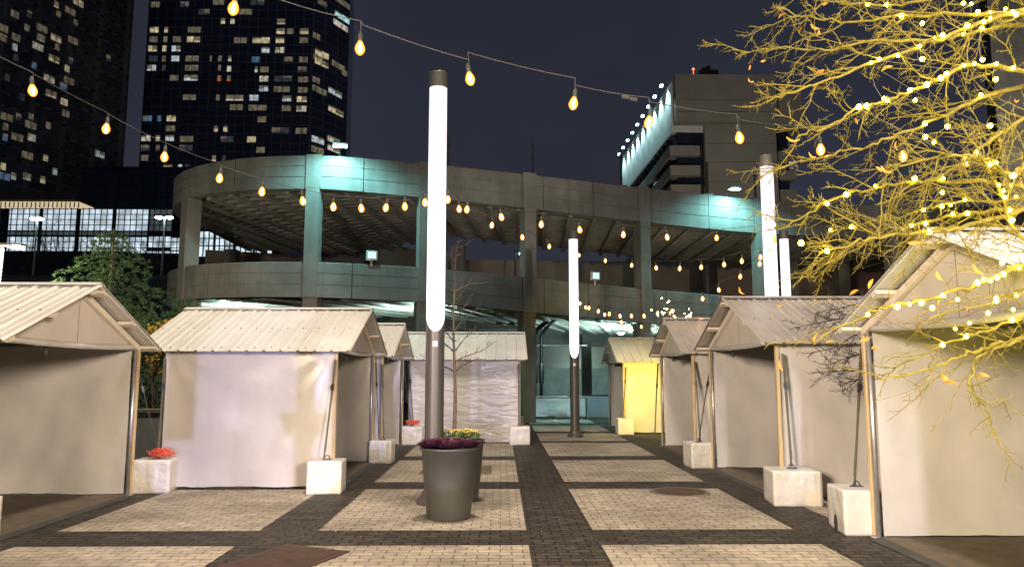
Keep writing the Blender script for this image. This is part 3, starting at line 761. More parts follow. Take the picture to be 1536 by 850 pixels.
# leaves left on the twigs
b = MB(); leafpx = [(1243, 4), (1178, 22), (1205, 42), (1216, 36), (1228, 44), (1150, 90), (1125, 97), (1123, 117), (1222, 108), (1340, 100), (1345, 212), (1313, 250), (1322, 248), (1500, 205), (1530, 150), (1282, 178), (1214, 228), (1180, 205), (1246, 232), (1163, 352), (1160, 372), (1310, 418), (1306, 505), (1250, 512), (1320, 522), (1530, 250), (1532, 265), (1460, 395), (1382, 362), (1405, 405), (1414, 575), (1412, 560), (1470, 560), (1455, 460), (1110, 430), (1166, 455), (1228, 500), (1170, 540), (1288, 435)]
for (x, y) in leafpx:
    _, p = min(samples, key=lambda s: (s[0][0] - x) ** 2 + (s[0][1] - y) ** 2)
    p = at(x, y, p.y) - org
    d = Vector((rnd.gauss(0, .7), rnd.gauss(0, .4), -abs(rnd.gauss(.3, .6)))).normalized(); Ln = rnd.uniform(.035, .062)
    sd = d.cross(Vector((rnd.gauss(0, .5), 1, rnd.gauss(0, .5)))).normalized(); up = sd.cross(d)
    prev = None; rows_ = []
    for j, (t, ws) in enumerate(((0, .02), (.3, .16), (.6, .17), (.85, .08), (1, .0))):
        c = p + d * Ln * t + up * (.012 * math.sin(t * 3)); rows_.append([c - sd * Ln * ws + up * .006, c, c + sd * Ln * ws + up * .006])
    o = len(b.v)
    for rv in rows_: b.v += [tuple(q) for q in rv]
    for j in range(4):
        for i in range(2): b.f.append((o + j * 3 + i, o + j * 3 + i + 1, o + j * 3 + i + 4, o + j * 3 + i + 3)); b.m.append(0)
b.build('leaves', 'leaf_orange', ft, True)

fz1 = [(293,55),(375,42),(430,75),(520,100),(580,22),(695,15),(728,18),(725,38),(763,33),(787,33),(848,33),(886,40),(890,67),(935,62),(770,84),(805,93),(762,130),(690,104),(603,155),(572,168),(490,200),(402,235),(323,270),(290,290),(520,252),(680,187),(675,272),(720,252),(772,260),(827,275),(886,293),(832,338),(615,335),(593,373),(533,367),(490,427),(452,430),(350,422),(265,450),(368,463),(240,495),(750,415),(515,505),(627,538),(533,583),(570,605),(808,535),(748,650),(845,690),(800,717),(190,805),(318,795),(487,782),(587,782),(605,818),(852,780),(895,740),(910,750),(890,810),(870,820),(900,830)]
fz2 = [(128,168),(198,245),(110,255),(105,333),(5,325),(518,185),(480,262),(538,300),(580,155),(615,155),(682,145),(705,222),(620,208),(530,220),(850,145),(850,200),(898,237),(858,343),(880,360),(905,385),(860,408),(800,470),(833,465),(770,495),(852,482),(928,455),(906,543),(805,563),(738,538),(670,565),(600,540),(562,600),(502,590),(450,570),(390,573),(293,640),(720,665),(660,688),(695,725),(612,785),(878,647),(800,622),(906,607),(812,547)]
fpx = [(1200 + x / 2.833, y / 2.833) for x, y in fz1] + [(1200 + x / 2.833, 250 + y / 2.833) for x, y in fz2]
fl = empty('fairy_light_string', (TX, TY, 1.0)); tag(fl, 'string of tiny yellow lights wound along the bare branches on the right', 'fairy lights')
sph = MB(); sph.lathe([(0, -.0095), (.007, -.0065), (.0095, 0), (.007, .0065), (0, .011)], 7)
proto = None; fo = Vector((TX, TY, 1.0)); lampPts = []
extra = []
for k in range(36):    # turns of the string nearer the trunk, beyond the frame edge
    s = rnd.choice(samples)
    if s[0][0] > 1530: extra.append(s[1])
for k, (x, y) in enumerate(fpx):
    _, p = min(samples, key=lambda s: (s[0][0] - x) ** 2 + (s[0][1] - y) ** 2)
    pp = proj(p)
    q = p + Vector((rnd.uniform(-.012, .012), -.022, rnd.uniform(-.012, .012))) if math.hypot(pp[0] - x, pp[1] - y) < 13 else at(x, y, p.y - .03)
    if proto is None: proto = sph.build('fairy_bulb', 'fairy', fl); o = proto
    else: o = proto.copy(); col.objects.link(o); o.parent = fl
    o.location = q - fo; lampPts.append(q)
    o.scale = [rnd.uniform(.8, 1.4)] * 3
ex = MB()
for p in extra: ex.lathe([(0, -.0075), (.0055, -.005), (.0075, 0), (.0055, .005), (0, .0085)], 6, p - fo + Vector((0, -.03, 0)))
if extra: tag(ex.build('trunk_bulbs', 'fairy', fl), kind='stuff')
b = MB()
order = sorted(lampPts, key=lambda p: (round((proj(p)[1]) / 60), -proj(p)[0]))
wp_ = []
for a, c in zip(order, order[1:]): wp_ += [a - fo + Vector((0, .012, 0)), (a + c) / 2 - fo - Vector((0, -.03, .012))]
b.tube(wp_, .0012, 3, 0, False)
b.build('wire', 'strap_web', fl)

# dark unlit branches of a shrub between the two right booths
rnd = random.Random(9)
sb = empty('bare_shrub', (4.45, 8.35, 0)); tag(sb, 'dark leafless shrub with tangled twigs between the two nearest right booths', 'shrub')
b = MB(); st = []
for k in range(4): st.append([Vector((.03 * k, .02 * k, 0)), Vector((-.05 * k + .05, .03 * k, .9)), Vector((-.10 * k + .08, 0, 1.7 + .12 * k))]); b.tube(st[-1], [.02, .016, .011], 7)
b.build('trunk', 'twig_dark', sb, True)
b = MB(); so = Vector((4.45, 8.35, 0))
for px, y0, y1 in (([(1350, 500), (1296, 478), (1260, 478), (1225, 485), (1195, 490)], 8.35, 8.5), ([(1350, 505), (1290, 500), (1255, 520), (1220, 528)], 8.3, 8.1), ([(1350, 520), (1298, 552), (1265, 556), (1230, 560)], 8.3, 8.3),
                   ([(1350, 480), (1300, 455), (1260, 462), (1225, 468)], 8.4, 8.7), ([(1350, 530), (1300, 530), (1275, 535), (1240, 548)], 8.2, 8.0), ([(1350, 540), (1305, 565), (1275, 572), (1260, 580)], 8.3, 8.2)):
    Q = [p - so for p in limb3d(px, y0, y1)]; Q = [Vector((.02, .0, max(.9, Q[0].z - .35)))] + Q
    b.tube(Q, [.011 * (1 - .85 * i / (len(Q) - 1)) + .0012 for i in range(len(Q))], 6, 0, False)
    twigs(b, Q, rnd, .004, .45, 18, 2, .17, .0, 4, 0, (.3, 1.0), .2)
b.build('branches', 'twig_dark', sb)

# ------------------------------------------------------------------ cafe string lights
gp = MB(); gp.lathe([(0, -.112), (.014, -.109), (.027, -.096), (.035, -.076), (.0355, -.060), (.029, -.038), (.017, -.016), (.0135, 0)], 14)
sk = MB(); sk.lathe([(.0, .060), (.009, .060), (.011, .045), (.0165, .043), (.0175, -.004), (.0150, -.012)], 12)
fm = MB()
for k in range(4):
    a = k * PI / 2; fm.tube([(.006 * math.cos(a), .006 * math.sin(a), -.03), (.013 * math.cos(a), .013 * math.sin(a), -.065), (.006 * math.cos(a + .6), .006 * math.sin(a + .6), -.095)], .0032, 5)
fm.lathe([(0, -.02), (.004, -.022), (.005, -.08), (0, -.085)], 6)
BP = None
def bulb(parent, pos, off, rnd):
    """one hanging lamp: drop lead, socket, glass and filament"""
    global BP
    if BP is None:
        BP = gp.build('bulb', 'bulb_glass', parent, True); sk.build('socket', 'rubber', BP, True); fm.build('filament', 'filament', BP, True); o = BP
    else: o = copy_tree(BP, parent)
    o.location = Vector(pos) - Vector(off); o.rotation_euler = (rnd.uniform(-.16, .16), rnd.uniform(-.16, .16), rnd.uniform(0, 6))
    return o
def cafe(label, wire, bulbs, drop=.17, seed=1, ends=None, extra=None, rad=.0038):
    """wire: list of (px,py,y) survey points; bulbs: px,py of each glass; hung under the wire at the wire's distance"""
    rnd = random.Random(seed); W3 = [at(*w_) for w_ in wire]; off = W3[0].copy(); off.z -= .2
    r = empty('string_lights', off); tag(r, label, 'string lights', 'cafe light strings over the plaza')
    wx = [w_[0] for w_ in wire]; items = []
    for (x, y) in bulbs:
        i = 0
        while i < len(wx) - 2 and x > wx[i + 1]: i += 1
        t = (x - wx[i]) / (wx[i + 1] - wx[i]); d = 1 / ((1 - t) / wire[i][2] + t / wire[i + 1][2])
        c = at(x, y, d); items.append(c)
    allp = [(w_[0], p) for w_, p in zip(wire, W3)]
    pts = []
    dl = MB()
    for (x, y), c in zip(bulbs, items):
        top = c + Vector((rnd.uniform(-.01, .01), 0, drop)); allp.append((x, top))
        bulb(r, c + Vector((0, 0, .064)), off, rnd)
        dl.tube([top - off, c + Vector((.004, 0, .118)) - off], .0035, 5, 0, False)
    allp.sort(key=lambda a: a[0])
    P = [p for _, p in allp]; Q = []
    for i in range(len(P) - 1):
        sag = min(.012, .03 * (P[i + 1] - P[i]).length)
        for k in range(4): t = k / 4; Q.append(P[i].lerp(P[i + 1], t) - Vector((0, 0, sag * 4 * t * (1 - t))) - off)
    Q.append(P[-1] - off)
    cb = MB(); cb.tube(Q, rad, 5); cb.build('cable', 'rubber', r)
    dl.build('drop_leads', 'rubber', r)
    if extra:
        e_ = MB()
        for c, d in extra: p = at(*c) - off; e_.tube([p - Vector((d, 0, -d * .15)), p + Vector((d, 0, -d * .15))], .016, 7)
        e_.build('connector', 'rubber', r)
    return r
cafe('highest cafe string sagging across the dark sky in front', [(240, -62, 4.6), (420, 0, 4.95), (545, 38, 5.1), (703, 90, 5.3), (863, 128, 5.5), (976, 153, 5.7), (1110, 180, 5.9), (1215, 190, 6.1), (1448, 205, 6.4), (1620, 200, 6.6)],
     [(352, 14), (540, 73), (703, 119), (862, 156), (975, 184), (1108, 208), (1231, 225), (1355, 235), (1448, 243)], .21, 1, extra=[((938, 146, 5.62), .03), ((950, 149, 5.63), .03)])
cafe('cafe string coming in from the left edge down to the tallest glowing column', [(-60, 52, 5.6), (47, 108, 6.1), (160, 168, 6.8), (330, 245, 7.7), (453, 284, 8.3), (560, 297, 8.8), (645, 289, 9.2)],
     [(47, 136), (160, 194), (247, 236), (330, 268), (393, 288), (453, 302), (500, 311), (541, 313), (580, 312), (607, 310), (637, 304)], .15, 2)
cafe('upper cafe string running from the tallest column to the thicker right column', [(665, 292, 9.25), (701, 305, 9.5), (812, 320, 10.3), (935, 338, 11.2), (1075, 342, 12.3), (1158, 335, 12.85)],
     [(672, 300), (701, 315), (751, 326), (812, 337), (869, 345), (935, 352), (1000, 356), (1075, 357)], .15, 3)
cafe('lower cafe string passing the distant column on its way right', [(665, 293, 9.25), (737, 327, 11.5), (824, 362, 15), (868, 376, 18.6), (984, 392, 15.6), (1085, 388, 13.8), (1158, 372, 12.95)],
     [(688, 314), (738, 338), (783, 356), (824, 370), (869, 383), (908, 391), (948, 398), (984, 402), (1020, 403), (1052, 401), (1086, 397), (1113, 392), (1141, 386)], .17, 4)
cafe('small cafe string rising from the distant column to the right behind the roofs', [(866, 446, 18.65), (907, 461, 18), (966, 467, 17.2), (1008, 459, 16.4), (1055, 441, 15.4), (1110, 408, 14.2), (1160, 370, 13.0)],
     [(870, 455), (884, 462), (898, 467), (914, 471), (930, 474), (947, 474), (966, 474), (987, 470), (1008, 467), (1054, 448), (1078, 435), (1111, 415), (1140, 396)], .16, 5)
cafe('second small cafe string drooping below its neighbour over the far booth', [(866, 446, 18.7), (930, 474, 20), (953, 492, 21), (980, 500, 22)], [(879, 461), (907, 472), (932, 483), (962, 490)], .14, 6)

# ------------------------------------------------------------------ parking garage
fx = [(-11.3, 30.2), (-11.75, 28.4), (-11.75, 26.6), (-11.35, 25.0), (-10.55, 23.8), (-9.55, 22.95), (-8.25, 22.3), (-7.18, 22.0), (-5.95, 21.88), (-4.94, 21.95), (-2.69, 22.62), (-1.64, 22.98), (.96, 23.95), (4.04, 25.25), (5.42, 25.8), (7.73, 26.65), (9.67, 27.35), (11.52, 27.8), (12.94, 28.05), (15.5, 28.3), (19, 28.4), (24, 28.3)]
def spline(pts, step=.25):
    out = []; n = len(pts)
    for i in range(n - 1):
        p0, p1, p2, p3 = [Vector(pts[max(0, min(n - 1, i + j))]) for j in (-1, 0, 1, 2)]
        m_ = max(2, int((p2 - p1).length / step))
        for k in range(m_):
            t = k / m_; out.append(.5 * (2 * p1 + (p2 - p0) * t + (2 * p0 - 5 * p1 + 4 * p2 - p3) * t * t + (3 * p1 - p0 - 3 * p2 + p3) * t ** 3))
    out.append(Vector(pts[-1])); return out
FC = spline(fx)
FCN = []
for i in range(len(FC)):
    t = FC[min(i + 1, len(FC) - 1)] - FC[max(i - 1, 0)]; t.normalize(); FCN.append(Vector((t.y, -t.x)))   # outward (towards camera)
def ipl(x, tab):
    if x <= tab[0][0]: return tab[0][1]
    for (a, va), (b_, vb) in zip(tab, tab[1:]):
        if x <= b_: return va + (vb - va) * (x - a) / (b_ - a)
    return tab[-1][1]
u_top = lambda x: 8.2
u_bot = lambda x: ipl(x, [(-10, 7.20), (-5, 7.14), (1, 7.04), (8, 6.9), (14, 6.88)])
l_top = lambda x: ipl(x, [(-10, 4.97), (-6, 4.90), (-2.7, 4.87), (1, 4.71), (5.4, 4.53), (8, 4.44), (14, 4.2), (24, 3.9)])
l_bot = lambda x: ipl(x, [(-10, 3.90), (-5, 3.83), (-2.5, 3.79), (1, 3.57), (5.4, 3.33), (14, 3.1), (24, 2.8)])
G0 = Vector((0, 26, 0))
gar = empty('parking_garage', G0); tag(gar, 'curved concrete parking garage with ribbed ceilings behind the booths', 'parking garage')
def fidx(x, front=True):
    return min(range(len(FC)), key=lambda i: abs(FC[i].x - x) + (0 if FC[i].y < 26 or x > 0 else 5))
COLX = [-10.18, -5.78, -2.45, 1.07, 5.25, 9.98, 15.4]
def band(zt, zb, cuts, off=0.0):
    """parapet panels along the facade, cut at the joints, with horizontal reveals"""
    ids = [0] + sorted(fidx(x) for x in cuts) + [len(FC) - 1]
    for a, e_ in zip(ids, ids[1:]):
        if e_ - a < 1: continue
        b = MB(); prof_n = None
        for i in range(a, e_ + 1):
            p, nrm = FC[i].copy(), FCN[i]
            tdir = Vector((-nrm.y, nrm.x))
            if i == a: p = p + tdir * .012
            if i == e_: p = p - tdir * .012
            z1, z0 = zt(p.x), zb(p.x); h = z1 - z0
            g1, g2 = z0 + h * .36, z0 + h * .68
            prof = [(-.28, z0), (0, z0), (0, g1 - .012), (-.02, g1 - .012), (-.02, g1 + .012), (0, g1 + .012), (0, g2 - .012), (-.02, g2 - .012), (-.02, g2 + .012), (0, g2 + .012), (0, z1 - .02), (-.02, z1), (-.28, z1)]
            prof_n = len(prof)
            for d, z in prof:
                q = p + nrm * (d + off); b.v.append((q.x - G0.x, q.y - G0.y, z))
        for i in range(e_ - a):
            for k in range(prof_n):
                k2 = (k + 1) % prof_n; q = i * prof_n
                b.f.append((q + k, q + prof_n + k, q + prof_n + k2, q + k2)); b.m.append(0)
        b.f.append(tuple(range(prof_n))); b.m.append(0)
        o = (e_ - a) * prof_n; b.f.append(tuple(o + k for k in range(prof_n - 1, -1, -1))); b.m.append(0)
        b.build('parapet_panel', 'concrete', gar)
band(u_top, u_bot, [-8.2, -5.4, -4.2, -2.0, .7, 1.35, 3.1, 5.0, 5.5, 7.7, 9.7, 10.3, 12.6, 15.1, 18])
band(l_top, l_bot, [-9.0, -5.4, -4.4, -2.1, .75, 1.4, 2.9, 5.4, 5.9, 8.2, 9.7, 12.6, 15, 18], .03)
for k, x in enumerate(COLX):
    i = fidx(x); p, nrm = FC[i], FCN[i]; a = math.atan2(nrm.y, nrm.x) + PI / 2
    c = p - nrm * .065
    if k > 0: b = MB(); b.box((c.x - G0.x, c.y - G0.y, (u_top(x) + u_bot(x)) / 2 + .02), (.46, .20, u_top(x) - u_bot(x) + (.06 if k > 1 else .0)), a); b.build('pilaster', 'concrete', gar)
    c = p - nrm * .16
    b = MB(); b.box((c.x - G0.x, c.y - G0.y, (u_bot(x) + .02 + l_bot(x)) / 2), (.40, .48, u_bot(x) - l_bot(x) - .02), a); b.build('column', 'concrete', gar)
    c = p - nrm * .015
    if k > 0: b = MB(); b.box((c.x - G0.x, c.y - G0.y, (l_top(x) + l_bot(x)) / 2), (.44, .16, l_top(x) - l_bot(x) + .03), a); b.build('pilaster', 'concrete', gar)
    c = p - nrm * .3
    b = MB(); b.box((c.x - G0.x, c.y - G0.y, l_bot(x) / 2), (.44, .5, l_bot(x)), a); b.build('column', 'concrete', gar)
# decks with waffle ribs: grid between facade and rear edge
def deck(back, zf, drop, ti, nrib, thick, mrib, rear_rise=0):
    BK = spline(back, .25)
    def F_(t): f = t * (len(FC) - 1); i = min(len(FC) - 2, int(f)); return FC[i].lerp(FC[i + 1], f - i) - FCN[i] * .30
    def B_(t): f = t * (len(BK) - 1); i = min(len(BK) - 2, int(f)); return BK[i].lerp(BK[i + 1], f - i)
    def S(t, s): return F_(t).lerp(B_(t), s)
    b = MB(); nt_, ns = 90, 6
    for lay in (0, 1):
        base = len(b.v)
        for i in range(nt_ + 1):
            for j in range(ns + 1):
                p = S(i / nt_, j / ns); b.v.append((p.x - G0.x, p.y - G0.y, zf(p.x) + drop + lay * thick + rear_rise * j / ns))
        for i in range(nt_):
            for j in range(ns):
                q = base + i * (ns + 1) + j; f = (q, q + ns + 1, q + ns + 2, q + 1)
                b.f.append(f if lay else f[::-1]); b.m.append(0)
    b.build('deck_slab', mrib, gar)
    b = MB()
    for i in range(ti + 1):
        t = i / ti
        for j in range(3):
            p, q = S(t, j / 3 + (.0 if j else .01)), S(t, (j + 1) / 3)
            b.bar((p.x - G0.x, p.y - G0.y, zf(p.x) + drop - .22 + rear_rise * j / 3), (q.x - G0.x, q.y - G0.y, zf(q.x) + drop - .22 + rear_rise * (j + 1) / 3), .15, .42)
    tag(b.build('ceiling_beams', mrib, gar))
    b = MB()
    for j in range(1, nrib):
        s = j / nrib; pts = [S(i / nt_, s) for i in range(nt_ + 1)]
        for p, q in zip(pts, pts[1:]):
            zz = drop - .17 + rear_rise * s
            b.bar((p.x - G0.x, p.y - G0.y, zf(p.x) + zz), (q.x - G0.x, q.y - G0.y, zf(q.x) + zz), .16, .33)
    tag(b.build('ceiling_ribs', mrib, gar))
deck([(-11.3, 30.6), (-11.4, 34.0), (-8, 34.6), (-6.0, 34.2), (-4, 31.6), (-1.75, 30.0), (1.2, 31.6), (4.5, 33.2), (7.7, 34.5), (12, 35.8), (17, 36.6), (24, 37)], u_bot, .40, 44, 20, .22, 'concrete_rib')
deck([(-11.0, 30.4), (-9.5, 31.5), (-7, 30.5), (-4.4, 29.3), (-1.9, 29.4), (1.2, 31.6), (4.5, 34.6), (7.7, 36.5), (12, 37.8), (17, 38.6), (24, 39)], l_bot, .38, 34, 11, .22, 'concrete_rib')
# rear ramp wall seen across the upper level, and dark structure behind
def wallpts(pts, z0, z1, th, name, mat):
    b = MB()
    for (a, c) in zip(pts, pts[1:]):
        b.bar((a[0] - G0.x, a[1] - G0.y, (z0 + z1) / 2), (c[0] - G0.x, c[1] - G0.y, (z0 + z1) / 2), th, z1 - z0)
    return b.build(name, mat, gar)
wallpts([(-15, 37), (-9, 39.2), (-2.6, 40.1), (6, 40.6), (16, 39.5), (28, 38)], 4.0, 7.78, .3, 'ramp_wall', 'brown_wall')
wallpts([(-5.6, 33.2), (-2.6, 35.4)], 4.6, 7.4, .25, 'ramp_wall', 'concrete_dark')
wallpts([(-8.4, 36.5), (-5.4, 36.2)], 4.0, 8.3, .4, 'ramp_wall', 'concrete_dark')
wallpts([(-2.3, 34.5), (-1.7, 34.4)], 3.6, 7.6, .6, 'ramp_wall', 'concrete_dark')
for px_, yy in ((347, 33.5), (965, 36), (1065, 36), (1185, 35), (1262, 35)):
    p = at(px_, 400, yy); b = MB(); b.box((p.x - G0.x, p.y - G0.y, 5.6), (.55, .55, 3.2)); b.build('column', 'concrete_dark', gar)
# lower storey back wall: olive strip, dark beam, pale lit wall
wallpts([(-12, 41), (1, 40.2), (9, 40.2), (22, 40)], 0, 4.0, .3, 'back_wall', 'wall_gray')
wallpts([(1.4, 38.0), (4, 38.6), (7.5, 38.9), (14, 38.9)], 1.85, 2.95, .3, 'spandrel_beam', 'concrete_dark')
for px_, yy, wd in ((880, 36.5, .45), (1000, 37, .5)):
    p = at(px_, 560, yy); b = MB(); b.box((p.x - G0.x, p.y - G0.y, 1.7), (wd, .5, 3.4)); b.build('column', 'concrete_dark', gar)
p = at(789, 540, 29.5); b = MB(); b.box((p.x - G0.x, p.y - G0.y, 1.75), (.26, .5, 3.5)); b.build('column', 'concrete', gar)
# drain pipes bending down from the ceiling
for k, (xa, xb, r) in enumerate(((801, 830, .085), (812, 838, .06))):
    c = MB(); yb = 27.0
    P = [at(xb, 470, yb + .8), at(xb - 4, 478, yb + .4), at(xa + 4, 494, yb), at(xa, 503, yb), at(xa, 560, yb), at(xa, 600, yb)]
    if k == 1: P = [at(xb, 470, yb + .8), at(xb - 4, 478, yb + .4), at(xa + 6, 494, yb), at(xa, 503, yb), at(xa, 560, yb), at(xa, 600, yb)]
    c.tube([q - G0 for q in P], r, 10)
    for q in (P[4],): c.lathe([(r, -.4), (r * 1.6, -.3), (r * 1.6, .3), (r, .4)], 10, q - G0)
    c.build('drain_pipe', 'pipe_black', gar, True)
b = MB(); q0, q1 = at(790, 518, 27.2), at(880, 518, 28.8); b.tube([q0 - G0, q1 - G0], .03, 6); q0, q1 = at(790, 566, 27.2), at(812, 566, 27.4); b.tube([q0 - G0, q1 - G0], .03, 6); b.build('conduit', 'fixture', gar)

# light masts on the roof deck
for k, (px_, y0, y1, lb) in enumerate(((673, 204, 250, 'thin roof mast behind the tallest glowing column'), (799, 217, 262, 'thin roof mast above the middle garage pilaster'), (931, 232, 278, 'thin roof mast at the lit end of the right building'), (1060, 244, 290, 'thin roof mast before the dark right building'), (1132, 262, 300, 'short roof mast left of the thicker glowing column'))):
    yy = FC[fidx(at(px_, 300, 25).x)].y + .6
    p1 = at(px_, y0, yy); r = empty('roof_mast', (p1.x, yy, 8.0)); tag(r, lb, 'mast', 'masts on the garage roof')
    b = MB(); b.tube([(0, 0, 0), (0, 0, p1.z - 8.0)], .04, 8); b.lathe([(.05, 0), (.05, .10), (0, .12)], 8, (0, 0, p1.z - 8.0 - .08)); b.build('shaft', 'steel_dark', r)
    b = MB(); b.box((0, 0, .1), (.36, .3, .4)); b.build('footing', 'concrete', r)

# parapet floodlights (cyan), square floods and under deck lamps
CY = (.33, .95, 1.0)
def parapet_lamp(px_, py_, label, power):
    i = fidx(at(px_, 300, 23 if px_ < 800 else 26.9).x); p, nrm = FC[i], FCN[i]; z = 8.42
    r = empty('wall_floodlight', (p.x, p.y, 8.2)); tag(r, label, 'floodlight', 'cyan floodlights on the garage parapet')
    b = MB(); o = nrm * .50; a = math.atan2(nrm.y, nrm.x) + PI / 2
    b.box((o.x, o.y, .20), (.46, .26, .09), a); b.build('housing', 'fixture', r, bevel=.02)
    b = MB(); b.tube([(0, 0, 0), (nrm.x * .1, nrm.y * .1, .2), (o.x, o.y, .24)], .02, 6); b.build('arm', 'steel_dark', r)
    b = MB(); b.box((o.x, o.y, .150), (.40, .20, .01), a); b.build('lens', 'lamp_cyan', r)
    light('flood_cyan', 'SPOT', (p.x + nrm.x * .42, p.y + nrm.y * .42, 8.33), power * .55, CY, aim=(p.x, p.y, 6.6), spot_size=math.radians(140), spot_blend=.8, shadow_soft_size=.06)
    light('flood_cyan', 'SPOT', (p.x + nrm.x * 1.25, p.y + nrm.y * 1.25, 8.32), power * 2.6, CY, aim=(p.x + nrm.x * .1, p.y + nrm.y * .1, 5.6), spot_size=math.radians(150), spot_blend=.7, shadow_soft_size=.09)
parapet_lamp(513, 230, 'cyan floodlight washing the parapet near the left towers', 330)
parapet_lamp(1085, 284, 'cyan floodlight washing the parapet under the right building', 330)
for px_, py_, lb in ((558, 383, 'square floodlight on a short stalk left of the tallest glowing column'), (888, 411, 'square floodlight on a short stalk right of the distant column')):
    i = fidx(at(px_, 400, 22.3 if px_ < 800 else 24.7).x); p = FC[i] + FCN[i] * .04; zt = l_top(p.x); nn = FCN[i]; a = math.atan2(nn.y, nn.x) + PI / 2
    r = empty('square_floodlight', (p.x, p.y, zt)); tag(r, lb, 'floodlight', 'square floodlights on the lower parapet')
    b = MB(); b.tube([(0, 0, -.05), (0, 0, .13)], .03, 8); b.build('stalk', 'fixture', r)
    b = MB(); b.box((nn.x * .03, nn.y * .03, .27), (.34, .10, .29), a); b.build('housing', 'fixture', r, bevel=.015)
    b = MB(); b.box((nn.x * .083, nn.y * .083, .27), (.24, .012, .20), a); b.build('lens', 'lamp_dim', r)
for px_, py_, yy, lb in ((368, 456, 24.5, 'cyan lamp under the lower deck above the broad glossy booth'), (640, 465, 24.6, 'cyan lamp under the lower deck beside the tallest glowing column'), (931, 499, 27.5, 'left one of two cyan lamps above the far right booth'), (952, 494, 29.5, 'right one of two cyan lamps above the far right booth')):
    p = at(px_, py_, yy); p.z = min(p.z, l_bot(p.x) + .04)
    r = empty('ceiling_lamp', p); tag(r, lb, 'ceiling lamp', 'cyan lamps under the lower deck')
    b = MB(); b.lathe([(0, .10), (.10, .10), (.15, .03), (.13, 0)], 14); b.build('housing', 'fixture', r)
    b = MB(); b.lathe([(.13, 0), (.10, -.05), (0, -.08)], 14); b.build('lens', 'lamp_cyan', r, True)
    light('deck_lamp', 'SPOT', (p.x, p.y, p.z - .55), 800, (.62, 1, .96), aim=(p.x, p.y + .35, p.z + 1), spot_size=math.radians(164), spot_blend=.3, shadow_soft_size=.1)
light('rear_lamp', 'POINT', (4.2, 36.8, 1.75), 240, (.60, 1, .95), shadow_soft_size=.1)
light('barrier_fill', 'SPOT', (2.5, 24.9, 3.0), 420, (.60, 1, .97), aim=(2.0, 27.2, 0), spot_size=math.radians(120), spot_blend=.7, shadow_soft_size=.15)  # cyan fill added to light the barrier and the ground near it
pr = at(782, 381, 36.5); r = empty('ramp_lamp_post', (pr.x - .3, pr.y, 4.0)); tag(r, 'lamp post on the ramp glowing through the gap behind the column', 'lamp post')
b = MB(); b.tube([(0, 0, 0), (0, 0, pr.z - 4 + .2)], .05, 8); b.build('shaft', 'steel_dark', r)
b = MB(); b.lathe([(0, .12), (.10, .06), (.12, 0), (0, -.05)], 12, (.3, 0, pr.z - 4)); b.build('head', 'lamp_cyan', r)
b = MB(); b.bar((0, 0, pr.z - 3.85), (.3, 0, pr.z - 3.87), .05, .05); b.build('arm', 'steel_dark', r)

# barrier wrapped in tarp, and panel beside it
r = empty('crowd_barrier', (1.88, 25.6, 0)); tag(r, 'low steel barrier wrapped in white sheeting beyond the far paving', 'barrier')
b = MB(); b.tube([(-1.12, 0, .05), (-1.12, 0, .70), (-1.05, 0, .78), (1.05, 0, .78), (1.12, 0, .70), (1.12, 0, .05)], .022, 8)
for k in range(14): b.tube([(-1.0 + k * .154, 0, .14), (-1.0 + k * .154, 0, .76)], .008, 6)
b.tube([(-1.12, 0, .14), (1.12, 0, .14)], .015, 6)
for s in (-.8, .8): b.box((s, 0, .03), (.06, .6, .03))
b.build('frame', 'galvanized', r)
b = MB(); curtain(b, (-1.06, -.04, 0), (1.04, -.04, 0), .10, .73, (0, -1, 0), .07, 21, 50, 12, .05); b.build('sheeting', 'tarp_white', r, True)
r = empty('fence_panel', (3.45, 25.9, 0)); tag(r, 'solid gray blue fence panel beside the wrapped barrier', 'fence panel')
b = MB(); b.box((0, 0, .44), (.92, .05, .72)); b.build('board', 'panel_blue', r)
b = MB()
for s in (-.48, .48): b.box((s, 0, .45), (.05, .07, .90))
b.box((0, 0, .825), (.92, .07, .04)); b.build('frame', 'steel_dark', r)

# ------------------------------------------------------------------ far buildings
wrnd = random.Random(12)
def quad_win(root, org, a, ux, w_, h, mat, name='lit_window'):
    """window rectangle centred on a, along ux, standing 6 cm off the wall; two panes with a mullion"""
    ux = Vector(ux).normalized(); nrm = Vector((ux.y, -ux.x, 0)); a = Vector(a) + nrm * .12 - org
    b = MB(); n = 2 if w_ > 3 else 1
    if w_ > 9: n = 4
    pw = w_ / n
    for k in range(n):
        c = a + ux * (-w_ / 2 + pw * (k + .5)); hx = ux * (pw / 2 - .10); hz = Vector((0, 0, h / 2))
        bl = wrnd.choice((0, 0, .3, .5, .75)); m_ = hz * (1 - 2 * bl)
        b.quad(c - hx - hz, c + hx - hz, c + hx + m_, c - hx + m_)
        if bl: b.quad(c - hx + m_, c + hx + m_, c + hx + hz, c - hx + hz, 1)
    return b.build(name, [mat, 'room_dim' if mat.startswith('room') else 'flat_dim'], root)
Z1 = 2.743
